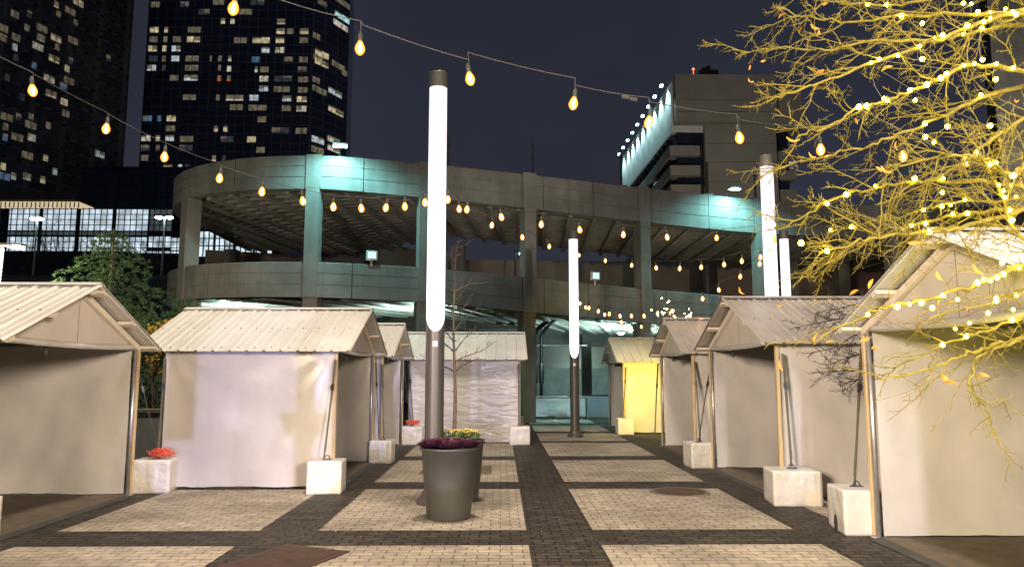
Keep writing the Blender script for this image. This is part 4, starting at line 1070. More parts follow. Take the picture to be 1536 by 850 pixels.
# tower behind, centre left
TBY = 230.0
def bp(px_, y=TBY): return at(px_, 250, y)
A_, B_, C_, D_ = bp(208), bp(462), bp(489, 236), bp(518, 245)
tb = empty('glass_tower', (A_.x, TBY, 0)); tag(tb, 'dark glass high rise with many lit windows, right of the sky gap', 'tower', 'high rise towers')
o_ = Vector((A_.x, TBY, 0)); top = 150
plan = [A_, B_, C_, D_, Vector((D_.x - 8, 290, 0)), Vector((A_.x + 2, 290, 0))]
b = MB(); b.quad(Vector((A_.x, TBY, 0)) - o_, Vector((B_.x, TBY, 0)) - o_, Vector((B_.x, TBY, top)) - o_, Vector((A_.x, TBY, top)) - o_); b.build('front_facade', 'tower_glass', tb)
b = MB()
for p, q in zip(plan[1:], plan[2:] + plan[:1]):
    b.quad(Vector((p.x, p.y, 0)) - o_, Vector((q.x, q.y, 0)) - o_, Vector((q.x, q.y, top)) - o_, Vector((p.x, p.y, top)) - o_)
b.build('side_facade', 'tower_glass', tb)
b = MB(); b.add([Vector((p.x, p.y, top)) - o_ for p in plan], [tuple(range(6))]); b.build('roof', 'concrete_dark', tb)
W_, P_, Q_, D2, F2, BL, RD, CN = 'room_warm', 'room_pale', 'room_white', 'room_dim', 'room_faint', 'room_blue', 'room_red', 'room_cyan'
wl = [(88,918,20,W_),(88,957,20,P_),(90,1157,36,W_),(124,635,40,W_),(124,684,18,W_),(124,800,58,D2),(130,1155,38,W_),(130,1195,30,D2),(130,1252,38,W_),(163,632,36,D2),(163,681,20,D2),(163,729,36,D2),(163,797,58,W_),
 (167,990,56,D2),(167,1075,75,W_),(167,1152,38,W_),(167,1250,38,D2),(201,629,40,W_),(201,677,20,W_),(201,725,40,Q_),(207,1093,36,Q_),(207,1151,40,P_),(242,632,40,F2),(242,675,18,D2),(242,722,36,Q_),(242,791,58,D2),(242,868,12,D2),(242,906,18,D2),(242,946,16,P_),
 (246,1053,36,BL),(246,1187,38,F2),(246,1248,40,D2),(280,624,40,Q_),(280,675,18,F2),(280,789,58,D2),(280,904,14,D2),(284,943,20,P_),(287,1055,14,P_),(287,1088,38,D2),(287,1243,40,F2),(321,717,38,D2),(321,786,60,Q_),(323,903,18,RD),(323,942,18,RD),
 (325,1086,40,P_),(325,1165,76,F2),(328,1248,44,D2),(365,1085,40,Q_),(368,1160,70,D2),(371,1246,44,D2),(401,780,56,D2),(402,897,18,D2),(403,966,76,P_),(403,1045,40,Q_),(406,1180,40,Q_),(409,1242,44,W_),(442,973,56,D2),(444,1060,78,D2),(446,1178,40,D2),(448,1240,44,P_),
 (488,607,40,BL),(488,656,18,BL),(488,705,40,W_),(492,1078,38,D2),(529,702,40,D2),(531,889,18,W_),(531,928,20,W_),(537,1155,76,F2),(539,1240,50,D2),(569,601,40,P_),(569,650,20,P_),(569,699,38,Q_),(572,768,58,D2),(573,935,56,F2),(574,1035,38,W_),
 (609,598,38,F2),(609,650,18,F2),(609,766,58,F2),(617,1072,38,D2),(650,596,32,D2),(652,881,18,P_),(652,921,18,F2),(689,691,40,W_),(689,741,20,Q_),(689,772,24,F2),(50,840,50,F2),(50,1010,60,D2),(20,640,40,D2),(20,760,40,F2),(10,900,50,D2),(12,1060,60,F2)]
for (zy, zx, zw, mt) in wl:
    p = at(zx / Z1, zy / Z1, TBY); s = TBY / F / Z1
    if A_.x < p.x < B_.x: quad_win(tb, o_, (p.x, TBY, p.z), (1, 0, 0), zw * s, 1.9, mt)
rnd = random.Random(3)
for (zx, zy, zw, mt) in ((1305,224,66,W_),(1305,260,66,W_),(1375,272,50,D2),(1290,240,40,D2),(1365,382,50,Q_),(1310,378,40,D2),(1370,458,56,W_),(1300,577,50,Q_),(1365,577,46,P_),(1300,618,50,D2),(1365,612,44,P_),(1385,72,66,CN),(1380,106,60,P_),(1385,12,60,D2),(1285,330,30,D2),(1285,365,30,D2),(1280,150,30,D2),(1400,300,22,D2),(1300,15,40,F2)):
    px_ = zx / Z1
    if px_ < 489: a, c = B_, C_
    else: a, c = C_, D_
    t0, t1 = proj((a.x, a.y, 60))[0], proj((c.x, c.y, 60))[0]; t = max(.1, min(.9, (px_ - t0) / (t1 - t0)))
    p = a.lerp(c, t); z = at(px_, zy / Z1, p.y).z; ux = (c - a); ux.z = 0
    quad_win(tb, o_, (p.x, p.y, z), ux, min(ux.length * .8, zw / Z1 * p.y / F * ux.length / max(1, abs(c.x - a.x)) * .8), 2.0, mt)
# left tower, receding facade
PA, PB = Vector((-131.5, 186, 0)), Vector((-117.3, 223.5, 0))
tl = empty('residential_tower', PA); tag(tl, 'dark high rise at the left picture edge with its wall receding', 'tower', 'high rise towers')
ux = (PB - PA).normalized(); nrm = Vector((ux.y, -ux.x, 0))
b = MB(); nn = Vector((0, 0, 150))
b.quad(Vector((0, 0, 0)), PB - PA, PB - PA + nn, nn); wall = b.build('side_facade', 'tower_glass_side', tl)
b = MB(); bk = -nrm * 40; b.quad(bk, Vector((0, 0, 0)), nn, bk + nn); b.quad(PB - PA, PB - PA + bk, PB - PA + bk + nn, PB - PA + nn); b.quad(PB - PA + bk, bk, bk + nn, PB - PA + bk + nn); b.quad(nn, PB - PA + nn, PB - PA + bk + nn, bk + nn)
b.build('rear_walls', 'tower_glass_side', tl)
def onA(px_, py_):
    r_ = ray(px_, py_); den = r_.x * ux.y - r_.y * ux.x
    d = PA - CAM; k = (d.x * ux.y - d.y * ux.x) / den; return CAM + r_ * k
lw = [(232,20,W_),(322,12,W_),(288,47,D2),(310,95,F2),(110,115,D2),(15,118,D2),(172,118,D2),(168,157,W_),(230,158,W_),(300,168,D2),(60,195,Q_),(155,193,P_),(235,195,D2),(10,155,D2),(65,155,D2),(222,243,W_),(275,283,W_),(290,250,F2),(65,238,F2),(140,270,BL),(202,325,P_),(260,355,BL),(283,333,D2),(210,387,W_),(263,420,W_),(270,468,D2),(27,482,D2),(75,482,F2),(127,482,F2),(198,517,D2),(22,522,D2),(125,515,D2),(20,565,BL),(70,565,D2),(130,567,P_),(112,640,D2),(187,650,W_),(410,635,Q_),(225,706,Q_),(12,685,W_),(15,725,BL),(55,725,Q_),(110,727,Q_),(175,740,W_),(445,240,F2),(30,320,F2),(90,400,F2),(240,60,F2),(120,60,F2),(60,60,D2)]
for (zx, zy, mt) in lw:
    p = onA(zx / Z1, zy / Z1); mt_ = {W_: 'flat_warm', P_: 'flat_pale', Q_: 'flat_white', D2: 'flat_dim', F2: 'flat_faint', BL: 'flat_blue'}[mt]
    quad_win(tl, PA, p, ux, rnd.choice((1.6, 2.4, 3.4)) if mt not in (F2,) else 1.6, 1.9, mt_)
# dark ledges under the windows (the small black vents seen on the wall)
b = MB()
for k in range(26):
    for j in range(9):
        z = 58 + k * 3.4; s = 3 + j * 4.1 + (k % 2) * 1.2
        if s < 39: c = ux * s + nrm * .08 + Vector((0, 0, z)); b.quad(c - ux * .7 - Vector((0, 0, .35)), c + ux * .7 - Vector((0, 0, .35)), c + ux * .7 + Vector((0, 0, .35)), c - ux * .7 + Vector((0, 0, .35)))
tag(b.build('vents', 'glass_dark', tl), kind='stuff')

# glazed podium hall (lit) with dark box over it and canopy on the left
HY = 105.0
ho = Vector((at(0, 380, HY).x, HY, 0)); hall = empty('glass_hall', ho); tag(hall, 'long glass fronted hall glowing cold white behind the conifer', 'building')
def hz(py_, y=HY): return at(200, py_, y).z
def hx(px_, y=HY): return at(px_, 350, y).x
b = MB(); b.box(((hx(-60) + hx(272)) / 2 - ho.x, 9, (hz(312)) / 2), (hx(272) - hx(-60), 17, hz(312))); b.build('body', 'glass_dark', hall)
for (x0, x1) in ((-50, -6), (9, 54), (60, 110), (117, 165), (171, 219)):
    for (y0, y1, mt) in ((313, 345, 'hall_white'), (347, 352, 'hall_gray'), (355, 376, 'hall_low')):
        b = MB(); b.quad(Vector((hx(x0) - ho.x, .38, hz(y1))), Vector((hx(x1) - ho.x, .38, hz(y1))), Vector((hx(x1) - ho.x, .38, hz(y0))), Vector((hx(x0) - ho.x, .38, hz(y0)))); b.build('lit_window', mt, hall)
for (x0, x1, y0, y1, mt) in ((222, 255, 313, 346, 'hall_gray'), (222, 256, 354, 370, 'hall_low'), (256, 272, 356, 374, 'hall_low'), (198, 270, 376, 379, 'hall_low')):
    b = MB(); b.quad(Vector((hx(x0) - ho.x, .38, hz(y1))), Vector((hx(x1) - ho.x, .38, hz(y1))), Vector((hx(x1) - ho.x, .38, hz(y0))), Vector((hx(x0) - ho.x, .38, hz(y0)))); b.build('lit_window', mt, hall)
b = MB()
for px_ in range(-50, 276, 9): b.box((hx(px_) - ho.x, .28, hz(345)), (.09, .12, hz(312) - hz(380)))
for py_ in (313, 321, 329, 337, 346, 353, 362, 371, 380): b.box(((hx(-50) + hx(272)) / 2 - ho.x, .28, hz(py_)), (hx(272) - hx(-50), .10, .09))
b.build('mullions', 'steel_dark', hall)
# wing of the hall seen through the garage
bo = Vector((at(290, 380, 95).x, 95, 0)); wing = empty('glass_wing', bo); tag(wing, 'lit glass wing glimpsed through the open garage level at left', 'building')
wz = lambda py_: at(350, py_, 95).z
b = MB(); x0, x1 = at(268, 360, 95).x - bo.x, at(420, 360, 95).x - bo.x; b.box(((x0 + x1) / 2, 8, wz(330) / 2), (x1 - x0, 15, wz(330))); b.build('body', 'glass_dark', wing)
for k in range(4):
    xa, xb = at(292 + k * 30, 360, 95).x - bo.x, at(318 + k * 30, 360, 95).x - bo.x
    b = MB(); b.quad(Vector((xa, .4, wz(384))), Vector((xb, .4, wz(384))), Vector((xb, .4, wz(345))), Vector((xa, .4, wz(345)))); b.build('lit_window', 'hall_low' if k < 3 else 'hall_white', wing)
b = MB()
for k in range(18): b.box((at(288 + k * 8, 360, 95).x - bo.x, .3, (wz(384) + wz(335)) / 2), (.14, .12, wz(335) - wz(384)))
for py_ in (346, 357, 368): b.box(((x0 + x1) / 2, .3, wz(py_)), (x1 - x0, .12, .12))
b.build('mullions', 'steel_dark', wing)
xo = Vector((at(195, 300, 112).x, 112, 0)); bx = empty('dark_glass_block', xo); tag(bx, 'dark windowless glass block above the lit hall', 'building')
b = MB(); x0, x1 = at(120, 300, 112).x - xo.x, at(300, 300, 112).x - xo.x; z0, z1 = at(190, 313, 112).z, at(190, 254, 112).z
b.box(((x0 + x1) / 2, 12, (z0 + z1) / 2), (x1 - x0, 24, z1 - z0)); b.build('curtain_wall', 'box_glass', bx)
b = MB(); b.box(((x0 + x1) / 2, 12, z1 + .2), (x1 - x0 + .3, 24.3, .4)); b.build('coping', 'steel_dark', bx)
co = Vector((at(50, 300, 108).x, 108, 0)); cn = empty('lit_terrace', co); tag(cn, 'warm lit rooftop terrace under a flat roof at the far left', 'building')
x0, x1 = at(-70, 300, 108).x - co.x, at(118, 300, 108).x - co.x; cz = lambda py_: at(60, py_, 108).z
b = MB(); b.box(((x0 + x1) / 2, 6, (cz(303) + cz(292)) / 2 + .1), (x1 - x0, 14, cz(292) - cz(303))); b.build('roof', 'brown_wall', cn)
b = MB(); b.box(((x0 + x1) / 2, 4.2, (cz(303) + cz(311)) / 2), (x1 - x0, 8, cz(303) - cz(311) + .2)); b.build('lit_wall', 'canopy_warm', cn)
b = MB()
for k in range(30): b = MB(); b.box((x0 + (x1 - x0) * k / 29, .1, (cz(303) + cz(311)) / 2), (.12, .1, cz(303) - cz(311))); b.build('baluster', 'steel_dark', cn)

# right concrete building
EY = 120.0
eo_ = Vector((at(1015, 250, EY).x, EY, 0)); eb = empty('concrete_office', eo_); tag(eb, 'gray concrete office block with cyan washed side wall on the right', 'building')
ez = lambda py_: at(1100, py_, EY).z; exx = lambda px_: at(px_, 200, EY).x - eo_.x
zt_, zo = ez(112), ez(183)
b = MB(); b.box((( exx(1015) + exx(1167)) / 2, 10, (zt_ + zo) / 2), (exx(1167) - exx(1015), 20, zt_ - zo)); b.build('upper_block', 'concrete_tower', eb)
b = MB(); b.box(((exx(1167) + exx(1217)) / 2, 13, (ez(118) + zo) / 2), (exx(1217) - exx(1167), 20, ez(118) - zo)); b.build('upper_block', 'concrete_tower', eb)
b = MB(); b.box(((exx(1060) + exx(1168)) / 2, 11.2, zo / 2), (exx(1168) - exx(1060), 20, zo)); b.build('core_wall', 'concrete_tower', eb)
b = MB(); b.box(((exx(1020) + exx(1060)) / 2, 12.6, zo / 2), (exx(1060) - exx(1020), 20, zo)); b.build('glass_strip', 'glass_dark', eb)
b = MB(); b.box(((exx(1168) + exx(1197)) / 2, 14.6, zo / 2), (exx(1197) - exx(1168), 20, zo)); b.build('glass_strip', 'glass_dark', eb)
for (y0, y1) in ((216, 231), (246, 261), (275, 305)):
    b = MB(); b.box(((exx(1006) + exx(1051)) / 2, 11.4, (ez(y0) + ez(y1)) / 2), (exx(1051) - exx(1006), 21, ez(y0) - ez(y1))); b.build('floor_band', 'concrete_tower', eb)
    b = MB(); b.box(((exx(1170) + exx(1204)) / 2, 13.5, (ez(y0 + 1) + ez(y1)) / 2), (exx(1204) - exx(1170), 20, ez(y0 + 1) - ez(y1))); b.build('floor_band', 'concrete_tower', eb)
for k, (px_, py_, w_, h, mt) in enumerate(((1045, 238, 1.0, .9, BL), (1026, 272, .6, .8, W_), (1188, 240, 1.2, 1.3, P_), (1175, 240, .9, 1.2, D2), (1047, 205, .6, 1.2, F2))):
    p = at(px_, py_, EY + 2.35 if px_ < 1100 else EY + 4.4); b = MB(); b.quad(*[p - eo_ + Vector((sx * w_ / 2, 0, sz * h / 2)) for sx, sz in ((-1, -1), (1, -1), (1, 1), (-1, 1))]); b.build('lit_window', mt, eb)
for y0 in (150, 168):   # board joints of the cladding
    b = MB(); b.box(((exx(1015) + exx(1167)) / 2, -.03, ez(y0)), (exx(1167) - exx(1015) - .2, .05, .09)); b.build('joint', 'concrete_dark', eb)
for y0 in (212, 240, 270):
    b = MB(); b.box(((exx(1062) + exx(1167)) / 2, 1.17, ez(y0)), (exx(1167) - exx(1062) - .2, .05, .09)); b.build('joint', 'concrete_dark', eb)
# side wing that recedes, washed from its roof edge
s0, s1 = Vector((exx(1012), 2, 0)), Vector((at(932, 240, 168).x - eo_.x, 48, 0))
sd = (s1 - s0).normalized(); sn = Vector((sd.y, -sd.x, 0)); 
if sn.x > 0: sn = -sn
b = MB(); zt2, zb2 = ez(118), zo - 1.2
q = [s0, s1, s1 - sn * 14, s0 - sn * 14]
b.add([Vector((v.x, v.y, zb2)) for v in q] + [Vector((v.x, v.y, zt2)) for v in q], [(0, 1, 5, 4), (1, 2, 6, 5), (2, 3, 7, 6), (3, 0, 4, 7), (4, 5, 6, 7), (3, 2, 1, 0)]); b.build('washed_wall', 'white_wall', eb)
q = [s0 - sn * .8, s1 - sn * .8, s1 - sn * 14, s0 - sn * 14]
b = MB(); b.add([Vector((v.x, v.y, 0)) for v in q] + [Vector((v.x, v.y, zb2)) for v in q], [(0, 1, 5, 4), (1, 2, 6, 5), (2, 3, 7, 6), (3, 0, 4, 7)]); b.build('side_glass', 'glass_dark', eb)
for (y0, y1) in ((213, 230), (245, 262), (276, 306)):
    z0, z1 = ez(y1), ez(y0); q = [s0 - sn * .05, s1 - sn * .05, s1 - sn * 6, s0 - sn * 6]
    b = MB(); b.add([Vector((v.x, v.y, z0)) for v in q] + [Vector((v.x, v.y, z1)) for v in q], [(0, 1, 5, 4), (1, 2, 6, 5), (2, 3, 7, 6), (3, 0, 4, 7), (4, 5, 6, 7), (3, 2, 1, 0)]); b.build('floor_band', 'concrete_tower', eb)
b = MB()
for k in range(15):
    c = s0.lerp(s1, (k + .5) / 15); b = MB(); b.box((c.x - sn.x * .55, c.y - sn.y * .55, zb2 - .7), (.7, 1.0, 1.0)); b.build('window_pier', 'steel_dark', eb)
for (t, z) in ((.35, ez(239)), (.5, ez(239)), (.22, ez(268)), (.42, ez(268)), (.6, ez(239))):
    c = s0.lerp(s1, t) + sn * -.72; b = MB(); b.quad(c - sd * 1.2 + Vector((0, 0, z - .6)), c + sd * 1.2 + Vector((0, 0, z - .6)), c + sd * 1.2 + Vector((0, 0, z + .6)), c - sd * 1.2 + Vector((0, 0, z + .6))); b.build('lit_window', 'room_white', eb)
for k in range(9):
    t = (k + .4) / 9; c = s0.lerp(s1, t) + sn * 1.1; c.z = zt2 + .25
    b = MB(); b.box((c.x, c.y, c.z), (.5, .7, .3)); lp = b.build('wall_washer', 'lamp_cyan_soft', eb)
    b = MB(); b.bar(c - sn * .2, c - sn * 1.2, .1, .1); b.build('bracket', 'steel_dark', eb)
    wp = c + eo_ + Vector((0, 0, -.35)); ap = s0.lerp(s1, t) + eo_ + Vector((0, 0, zb2 - 1))
    light('washer', 'SPOT', wp - sn * .3, 4200, (.56, .95, 1.0), aim=ap, spot_size=math.radians(95), spot_blend=.8, shadow_soft_size=.2)
b = MB()
for k, (px_, y0, wd) in enumerate(((1056, 103, .9), (1062, 100, .7), (1050, 106, .5), (1070, 107, 1.4))):
    p = at(px_, y0, EY + 4) - eo_; b.box((p.x, p.y, (p.z + zt_) / 2), (wd, wd, max(.3, p.z - zt_)))
b.build('rooftop_plant', 'rooftop_red', eb)
b = MB(); p = at(1040, 104, EY + 3) - eo_; b.lathe([(0, .3), (.28, 0), (0, -.3)], 8, p); b.bar((p.x, p.y, zt_), p, .1, .1); b.build('beacon', 'beacon_red', eb)
# pale tower at the far right behind the branches
fo_ = Vector((at(1497, 200, 46).x, 46, 0)); fb = empty('pale_office_tower', fo_); tag(fb, 'pale paneled tower at the right edge behind the lit branches', 'building')
b = MB(); q = [Vector(v) for v in ((0, 0, 0), (14, 0, 0), (24, 16, 0), (10.5, 16, 0))]
b.add(q + [v + Vector((0, 0, 34)) for v in q], [(0, 1, 5, 4), (1, 2, 6, 5), (2, 3, 7, 6), (3, 0, 4, 7), (4, 5, 6, 7)]); b.build('body', 'concrete', fb)
b = MB()
for z in range(2, 34, 3): b.box((7, -.01, z), (13.9, .06, .10))
b.build('panel_joints', 'concrete_dark', fb)
# slope with low wall and hedge, left
b = MB(); nX, nY = 24, 8
for j in range(nY + 1):
    for i in range(nX + 1):
        x = -60 + i * 2.3; t = j / nY; y = 24 + t * 40 - (max(0, x + 20) * .3)
        z = -.1 + 8.2 * min(1, t * 1.6) ** .8 + .25 * nz3(x * .3, y * .3); b.v.append((x, y, z if j else -.1))
for j in range(nY):
    for i in range(nX): q = j * (nX + 1) + i; b.f.append((q, q + 1, q + nX + 2, q + nX + 1)); b.m.append(0)
tag(b.build('embankment', 'embankment', None, True), kind='structure')
r = empty('retaining_wall', (-6.6, 13.4, 0)); tag(r, 'low gray retaining wall seen in the gap between the two left front booths', 'wall')
b = MB()
for k in range(4): b.box((-3.0 + k * 1.8, 0, .45), (1.78, .2, .9))
b.build('panels', 'wall_gray', r)
b = MB(); b.box((-.3, 0, .93), (7.3, .26, .06)); b.build('coping', 'concrete', r)
def leafcloud(mb, c, rad, n, s, rnd, mi=0, flat=1):
    for k in range(n):
        d = Vector((rnd.gauss(0, 1), rnd.gauss(0, 1), rnd.gauss(0, 1) * flat)); d = d.normalized() * (rnd.random() ** .4)
        p = Vector(c) + Vector((d.x * rad[0], d.y * rad[1], d.z * rad[2])); t = Vector((rnd.gauss(0, 1), rnd.gauss(0, 1), rnd.gauss(0, 1))).normalized(); u_ = t.orthogonal().normalized(); q = s * rnd.uniform(.6, 1.3)
        mb.add([p, p + t * q + u_ * q * .45, p + t * q * 2, p + t * q - u_ * q * .45], [(0, 1, 2, 3)], mi)
rnd = random.Random(21)
r = empty('hedge', (-7.0, 14.6, .6)); tag(r, 'olive clipped hedge over the low wall between the left booths', 'hedge')
b = MB()
for k in range(14): leafcloud(b, (-2.4 + k * .36, rnd.uniform(-.2, .2), .68 + rnd.uniform(-.12, .12)), (.38, .42, .52), 420, .025, rnd)
b.build('foliage', 'hedge_leaf', r)
b = MB()
for k in range(8): b.tube([(-2.2 + k * .6, 0, -.6), (-2.2 + k * .6 + rnd.uniform(-.1, .1), 0, .6)], [.03, .015], 6)
b.build('stems', 'bark', r)
r = empty('yellow_shrub', (-6.35, 13.9, .3)); tag(r, 'shrub with golden yellow leaves behind the gap of the left booths', 'shrub')
b = MB()
for k in range(26):
    c = (rnd.uniform(-.22, .26), rnd.uniform(-.2, .2), rnd.uniform(1.25, 2.25)); leafcloud(b, c, (.11, .11, .09), 34, .04, rnd)
b.build('leaves', 'leaf_yellow', r)
b = MB()
for k in range(5): b.tube([(0, 0, -.3), (rnd.uniform(-.2, .2), rnd.uniform(-.1, .1), 1.2), (rnd.uniform(-.3, .3), rnd.uniform(-.2, .2), 2.1)], [.025, .015, .006], 6)
b.build('stems', 'bark', r)
# conifer
def conifer(x, y, h, rad, label, seed, nl=26):
    rnd = random.Random(seed); r = empty('conifer', (x, y, 0)); tag(r, label, 'tree', 'conifers behind the left booths')
    b = MB(); b.tube([(0, 0, 0), (.03, 0, h * .5), (0, 0, h * .97)], [.16, .09, .02], 9); b.build('trunk', 'bark', r, True)
    b = MB()
    for k in range(nl):
        t = k / nl; z = h * (.12 + .85 * t); R = rad * (1 - t) ** .75 * rnd.uniform(.75, 1.15) + .12
        nb = int(13 - 7 * t)
        for j in range(nb):
            a = 2 * PI * j / nb + rnd.uniform(-.4, .4); Lb = R * rnd.uniform(.65, 1.1)
            for m_ in range(int(10 + Lb * 16)):
                s = rnd.random() ** .6; d = Vector((math.cos(a), math.sin(a), 0)); p = d * Lb * s + Vector((-d.y, d.x, 0)) * rnd.gauss(0, .16 * (1.1 - s) * Lb + .03); p.z = z + .12 * Lb * s - .28 * s * s * Lb + rnd.gauss(0, .03)
                for q_ in range(7):
                    tdir = (d * rnd.uniform(.3, 1) + Vector((rnd.gauss(0, .5), rnd.gauss(0, .5), rnd.gauss(.1, .35)))).normalized(); u_ = tdir.orthogonal().normalized(); s2 = rnd.uniform(.05, .10)
                    b.add([p - u_ * .010, p + u_ * .010, p + tdir * s2], [(0, 1, 2)])
    b.build('crown', 'needles', r)
conifer(-9.2, 17.3, 5.15, 2.85, 'tall dark green conifer rising behind the left booths', 31)
conifer(-7.7, 17.9, 3.6, 1.7, 'shorter conifer tucked against the curved garage end', 33, 20)
# leafless trees before the hall, street lamps
def bare_far(px_, py_top, yy, label, seed, wsp=1.0):
    rnd = random.Random(seed); z0 = 7.2; p = at(px_, py_top, yy); r = empty('bare_tree', (p.x, yy, z0)); tag(r, label, 'tree', 'leafless trees before the lit hall')
    h = max(2, p.z - z0); b = MB(); tr_ = [Vector((.05 * math.sin(i), 0, h * .5 * i / 5)) for i in range(6)]; b.tube(tr_, [.16 - .015 * i for i in range(6)], 7); b.build('trunk', 'twig_dark', r)
    b = MB()
    for k in range(16):
        d = Vector((rnd.gauss(0, .8 * wsp), rnd.gauss(0, .6), 1)); q = bend(tr_[2 + k % 4], d, h * rnd.uniform(.35, .6), 6, rnd, .12); b.tube(q, [.06 * (1 - .14 * j) for j in range(7)], 4, 0, False)
        twigs(b, q, rnd, .025, h * .25, 9, 1, .15, 0, 3)
    b.build('branches', 'twig_dark', r)
bare_far(96, 316, 80, 'leafless tree outlined against the lit hall windows', 41)
bare_far(40, 332, 78, 'low leafless tree at the far left before the lit hall', 42, 1.3)
bare_far(168, 352, 74, 'small leafless tree beside the conifer top', 43, 1.2)
bare_far(232, 352, 74, 'leafless tree under the street lamp near the garage end', 44, 1.3)
def street_lamp(px_, py_, yy, z0, label, mat, two, hw=.5):
    p = at(px_, py_, yy); r = empty('street_lamp', (p.x, yy, z0)); tag(r, label, 'street lamp', 'street lamps before the lit hall')
    h = p.z - z0; b = MB(); b.tube([(0, 0, 0), (0, 0, h)], [.11, .07], 8); b.build('shaft', 'fixture', r)
    for s in ((-1, 1) if two else (-1,)):
        b = MB(); b.box((s * hw, 0, h + .05), (hw * 1.2, .35, .12)); b.bar((0, 0, h), (s * hw, 0, h + .05), .06, .06); hd = b.build('head', 'fixture', r)
        b = MB(); b.lathe([(0, .10), (.30, .06), (.36, -.03), (.2, -.14), (0, -.18)], 12, (s * hw, -.1, h - .02)); b.build('lens', mat, hd)
street_lamp(247, 326, 70, 6.5, 'double headed street lamp glowing cyan near the garage end', 'lamp_cyan', True)
street_lamp(56, 328, 72, 6.5, 'street lamp glowing cyan before the hall at far left', 'lamp_cyan', True, .3)
# near lamp at left edge with strong glare
p = at(3, 366, 16); r = empty('plaza_lamp', (p.x, p.y, 0)); tag(r, 'slim white post with glaring lamp head at the left edge', 'street lamp')
b = MB(); b.tube([(-.14, 0, 0), (0, 0, p.z)], [.07, .05], 10); b.build('shaft', 'fixture', r, True)
b = MB(); b.bar((0, 0, p.z - .02), (.48, 0, p.z - .02), .22, .07, (0, 0, 1)); b.build('head', 'fixture', r, bevel=.02)
b = MB(); b.lathe([(.10, -.05), (.13, -.075), (.10, -.10), (0, -.11)], 14, (.34, 0, p.z)); b.build('lens', 'lamp_white', r, True)
light('plaza_lamp_light', 'POINT', (p.x + .34, p.y, p.z - .22), 420, (1, 1, .72), shadow_soft_size=.1)

# small tree with fairy lights between the two far right booths
rnd = random.Random(77)
ST = Vector((4.42, 18.2, 0)); r = empty('small_lit_tree', ST); tag(r, 'small bare tree with clustered pale lights above the far booths', 'tree')
b = MB(); b.tube([(0, 0, 0), (.02, 0, 1.4), (0, 0, 2.7)], [.05, .04, .025], 8); b.build('trunk', 'bark', r, True)
b = MB(); tips = []
for k in range(22):
    q = bend(Vector((0, 0, 2.3 + .4 * rnd.random())), Vector((rnd.gauss(0, .7), rnd.gauss(0, .7), 1)), rnd.uniform(.5, .95), 6, rnd, .12); b.tube(q, [.012 * (1 - .14 * j) for j in range(7)], 5, 0, False); twigs(b, q, rnd, .004, .25, 6, 1); tips += q[2:]
b.build('branches', 'bark', r)
s_ = empty('fairy_light_string', ST + Vector((0, 0, 2.5))); tag(s_, 'cluster of pale fairy lights in the small far tree', 'fairy lights')
sph2 = MB(); sph2.lathe([(0, -.013), (.010, -.008), (.013, 0), (.010, .008), (0, .013)], 7)
pr2 = None
for k in range(60):
    c = rnd.choice(tips) + Vector((0, 0, .1)) + Vector((rnd.gauss(0, .03), rnd.gauss(0, .03), rnd.gauss(0, .03))) - Vector((0, 0, 2.5))
    if pr2 is None: pr2 = sph2.build('fairy_bulb', 'fairy_small', s_); o = pr2
    else: o = pr2.copy(); col.objects.link(o); o.parent = s_
    o.location = c
b = MB(); pz = [rnd.choice(tips) - Vector((0, 0, 2.5)) for k in range(14)]
b.tube(pz, .002, 3, 0, False)
b.build('wire', 'strap_web', s_)
light('far_tree_glow', 'SPOT', (4.35, 17.6, 1.7), 430, (1.0, .76, .04), aim=(4.5, 19.8, 1.1), spot_size=math.radians(104), spot_blend=.5, shadow_soft_size=.25)

# ------------------------------------------------------------------ lights of the place outside the picture, with added fills and shadow casters
# sodium floods high on the building behind the photographer
SOD = (1.0, .795, .58)
light('sodium_flood', 'SPOT', (-7.5, -7, 4.6), 21000, SOD, aim=(1.0, 4.0, 0), spot_size=math.radians(48), spot_blend=.3, shadow_soft_size=1.5)
light('sodium_flood', 'SPOT', (7.5, -7, 4.6), 17500, SOD, aim=(-1.0, 4.0, 0), spot_size=math.radians(48), spot_blend=.3, shadow_soft_size=1.5)
light('overhead_fill', 'SPOT', (0, 8.2, 17), 10300, (1.0, .85, .68), aim=(0, 10.6, 0), spot_size=math.radians(72), spot_blend=.35, shadow_soft_size=.8)  # invisible fill added overhead to brighten paving and roofs
light('garage_fill', 'SPOT', (-4, -8, 3.2), 7600, (1, .94, .84), aim=(-6.5, 22, 11.6), spot_size=math.radians(37), spot_blend=.15, shadow_soft_size=.4)  # pair of fills added to bring up the garage front and ceiling ribs
light('garage_fill', 'SPOT', (7, -8, 3.2), 11500, (1, .92, .80), aim=(7, 25, 13.0), spot_size=math.radians(37), spot_blend=.15, shadow_soft_size=.4)
# point lights added unseen behind the lower parapet to brighten the ribbed ceiling
for x, p_ in ((-9.2, 9), (-6.8, 10), (-3.9, 10), (-.6, 14), (2.6, 22), (5.8, 24), (8.6, 22), (12, 18)):
    i = fidx(x); q = FC[i] - FCN[i] * .75
    light('deck_fill', 'POINT', (q.x, q.y, l_top(x) - .12), p_, (1, .84, .66), shadow_soft_size=.15)
light('tower_fill', 'SPOT', (27, 30, 9), 12000, (1, .93, .82), aim=(37, 46, 20), spot_size=math.radians(80), spot_blend=.6, shadow_soft_size=.5)  # fill added to lift the pale tower, no fixture
# fill light added to brighten the concrete office block
light('office_fill', 'SPOT', (22, 72, 6), 34000, (1.0, .90, .74), aim=(40, 122, 28), spot_size=math.radians(70), spot_blend=.7, shadow_soft_size=1)
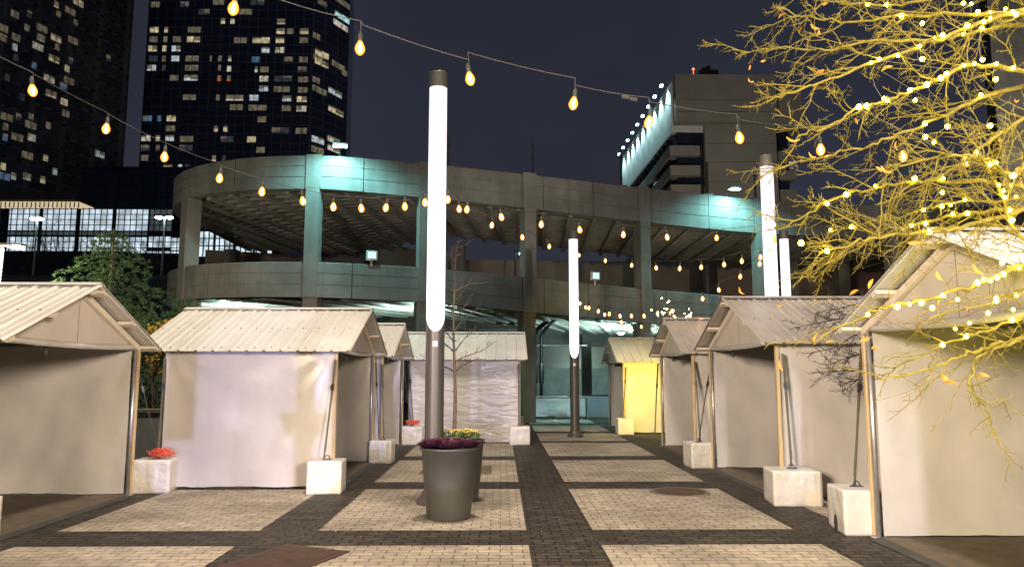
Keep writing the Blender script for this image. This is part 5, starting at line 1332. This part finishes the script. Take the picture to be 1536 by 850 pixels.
# tall glowing column behind the photographer, seen as cool white light in the right booths
d = light('column_glow', 'AREA', (2.6, -2.4, 3.6), 70, (.86, .84, 1.0), aim=(4.6, 9, 1.2)); d.data.spread = math.radians(62); d.data.shape = 'RECTANGLE'; d.data.size = .25; d.data.size_y = 2.6
# compact cool flood low behind the photographer, throwing the crisp shadows on the left booth walls
light('cool_flood', 'SPOT', (-.75, -2.5, 1.5), 2600, (.60, .60, 1.0), aim=(-.8, 17, 1.15), spot_size=math.radians(11), spot_blend=.3, shadow_soft_size=.03)
light('cool_flood', 'SPOT', (-2.0, -4, 1.25), 3900, (.48, .50, 1.0), aim=(-3.47, 10.5, 1.0), spot_size=math.radians(12.4), spot_blend=.08, shadow_soft_size=.035)
# post and bowl added left of the frame to cast a shadow on the glossy wall
cp = empty('shadow_caster_post', (-2.31, 2.0, 0)); tag(cp, 'slim post with a bowl added outside the view to cast a shadow', 'shadow caster')
b = MB(); b.tube([(0, 0, 0), (0, 0, 3.2)], .055, 12); b.build('shaft', 'pole_paint', cp, True)
b = MB(); b.lathe([(.085, 1.03), (.115, 1.06), (.148, 1.15), (.152, 1.165), (.05, 1.16)], 24); b.build('bowl', 'planter_gray', cp, True)
bs = empty('shadow_caster_banner', (-3.03, 1.98, 0)); tag(bs, 'narrow banner added outside the view to shade the glossy wall', 'banner')  # unseen banner added to throw a strip of shade on the wall
b = MB(); b.tube([(-.12, 0, 0), (-.12, 0, 1.75)], .015, 8); b.tube([(-.12, 0, 1.75), (.10, 0, 1.75)], .012, 8); b.box((-.12, 0, .015), (.3, .3, .02)); b.build('frame', 'steel_dark', bs)
b = MB(); b.box((0, 0, 1.37), (.17, .006, .72)); b.build('cloth', 'panel_blue', bs)
# added point lights for the wound lights; the strongest fills the largest booth
for k, (x, y, z, e_) in enumerate(((2.75, 3.35, 2.45, 1.0), (2.6, 3.5, 3.3, .8), (2.65, 3.35, 1.75, 1.2), (3.45, 4.75, 1.5, 48))):
    light('tree_fill', 'POINT', (x, y, z), e_, (1.0, .80, .05), shadow_soft_size=.12)
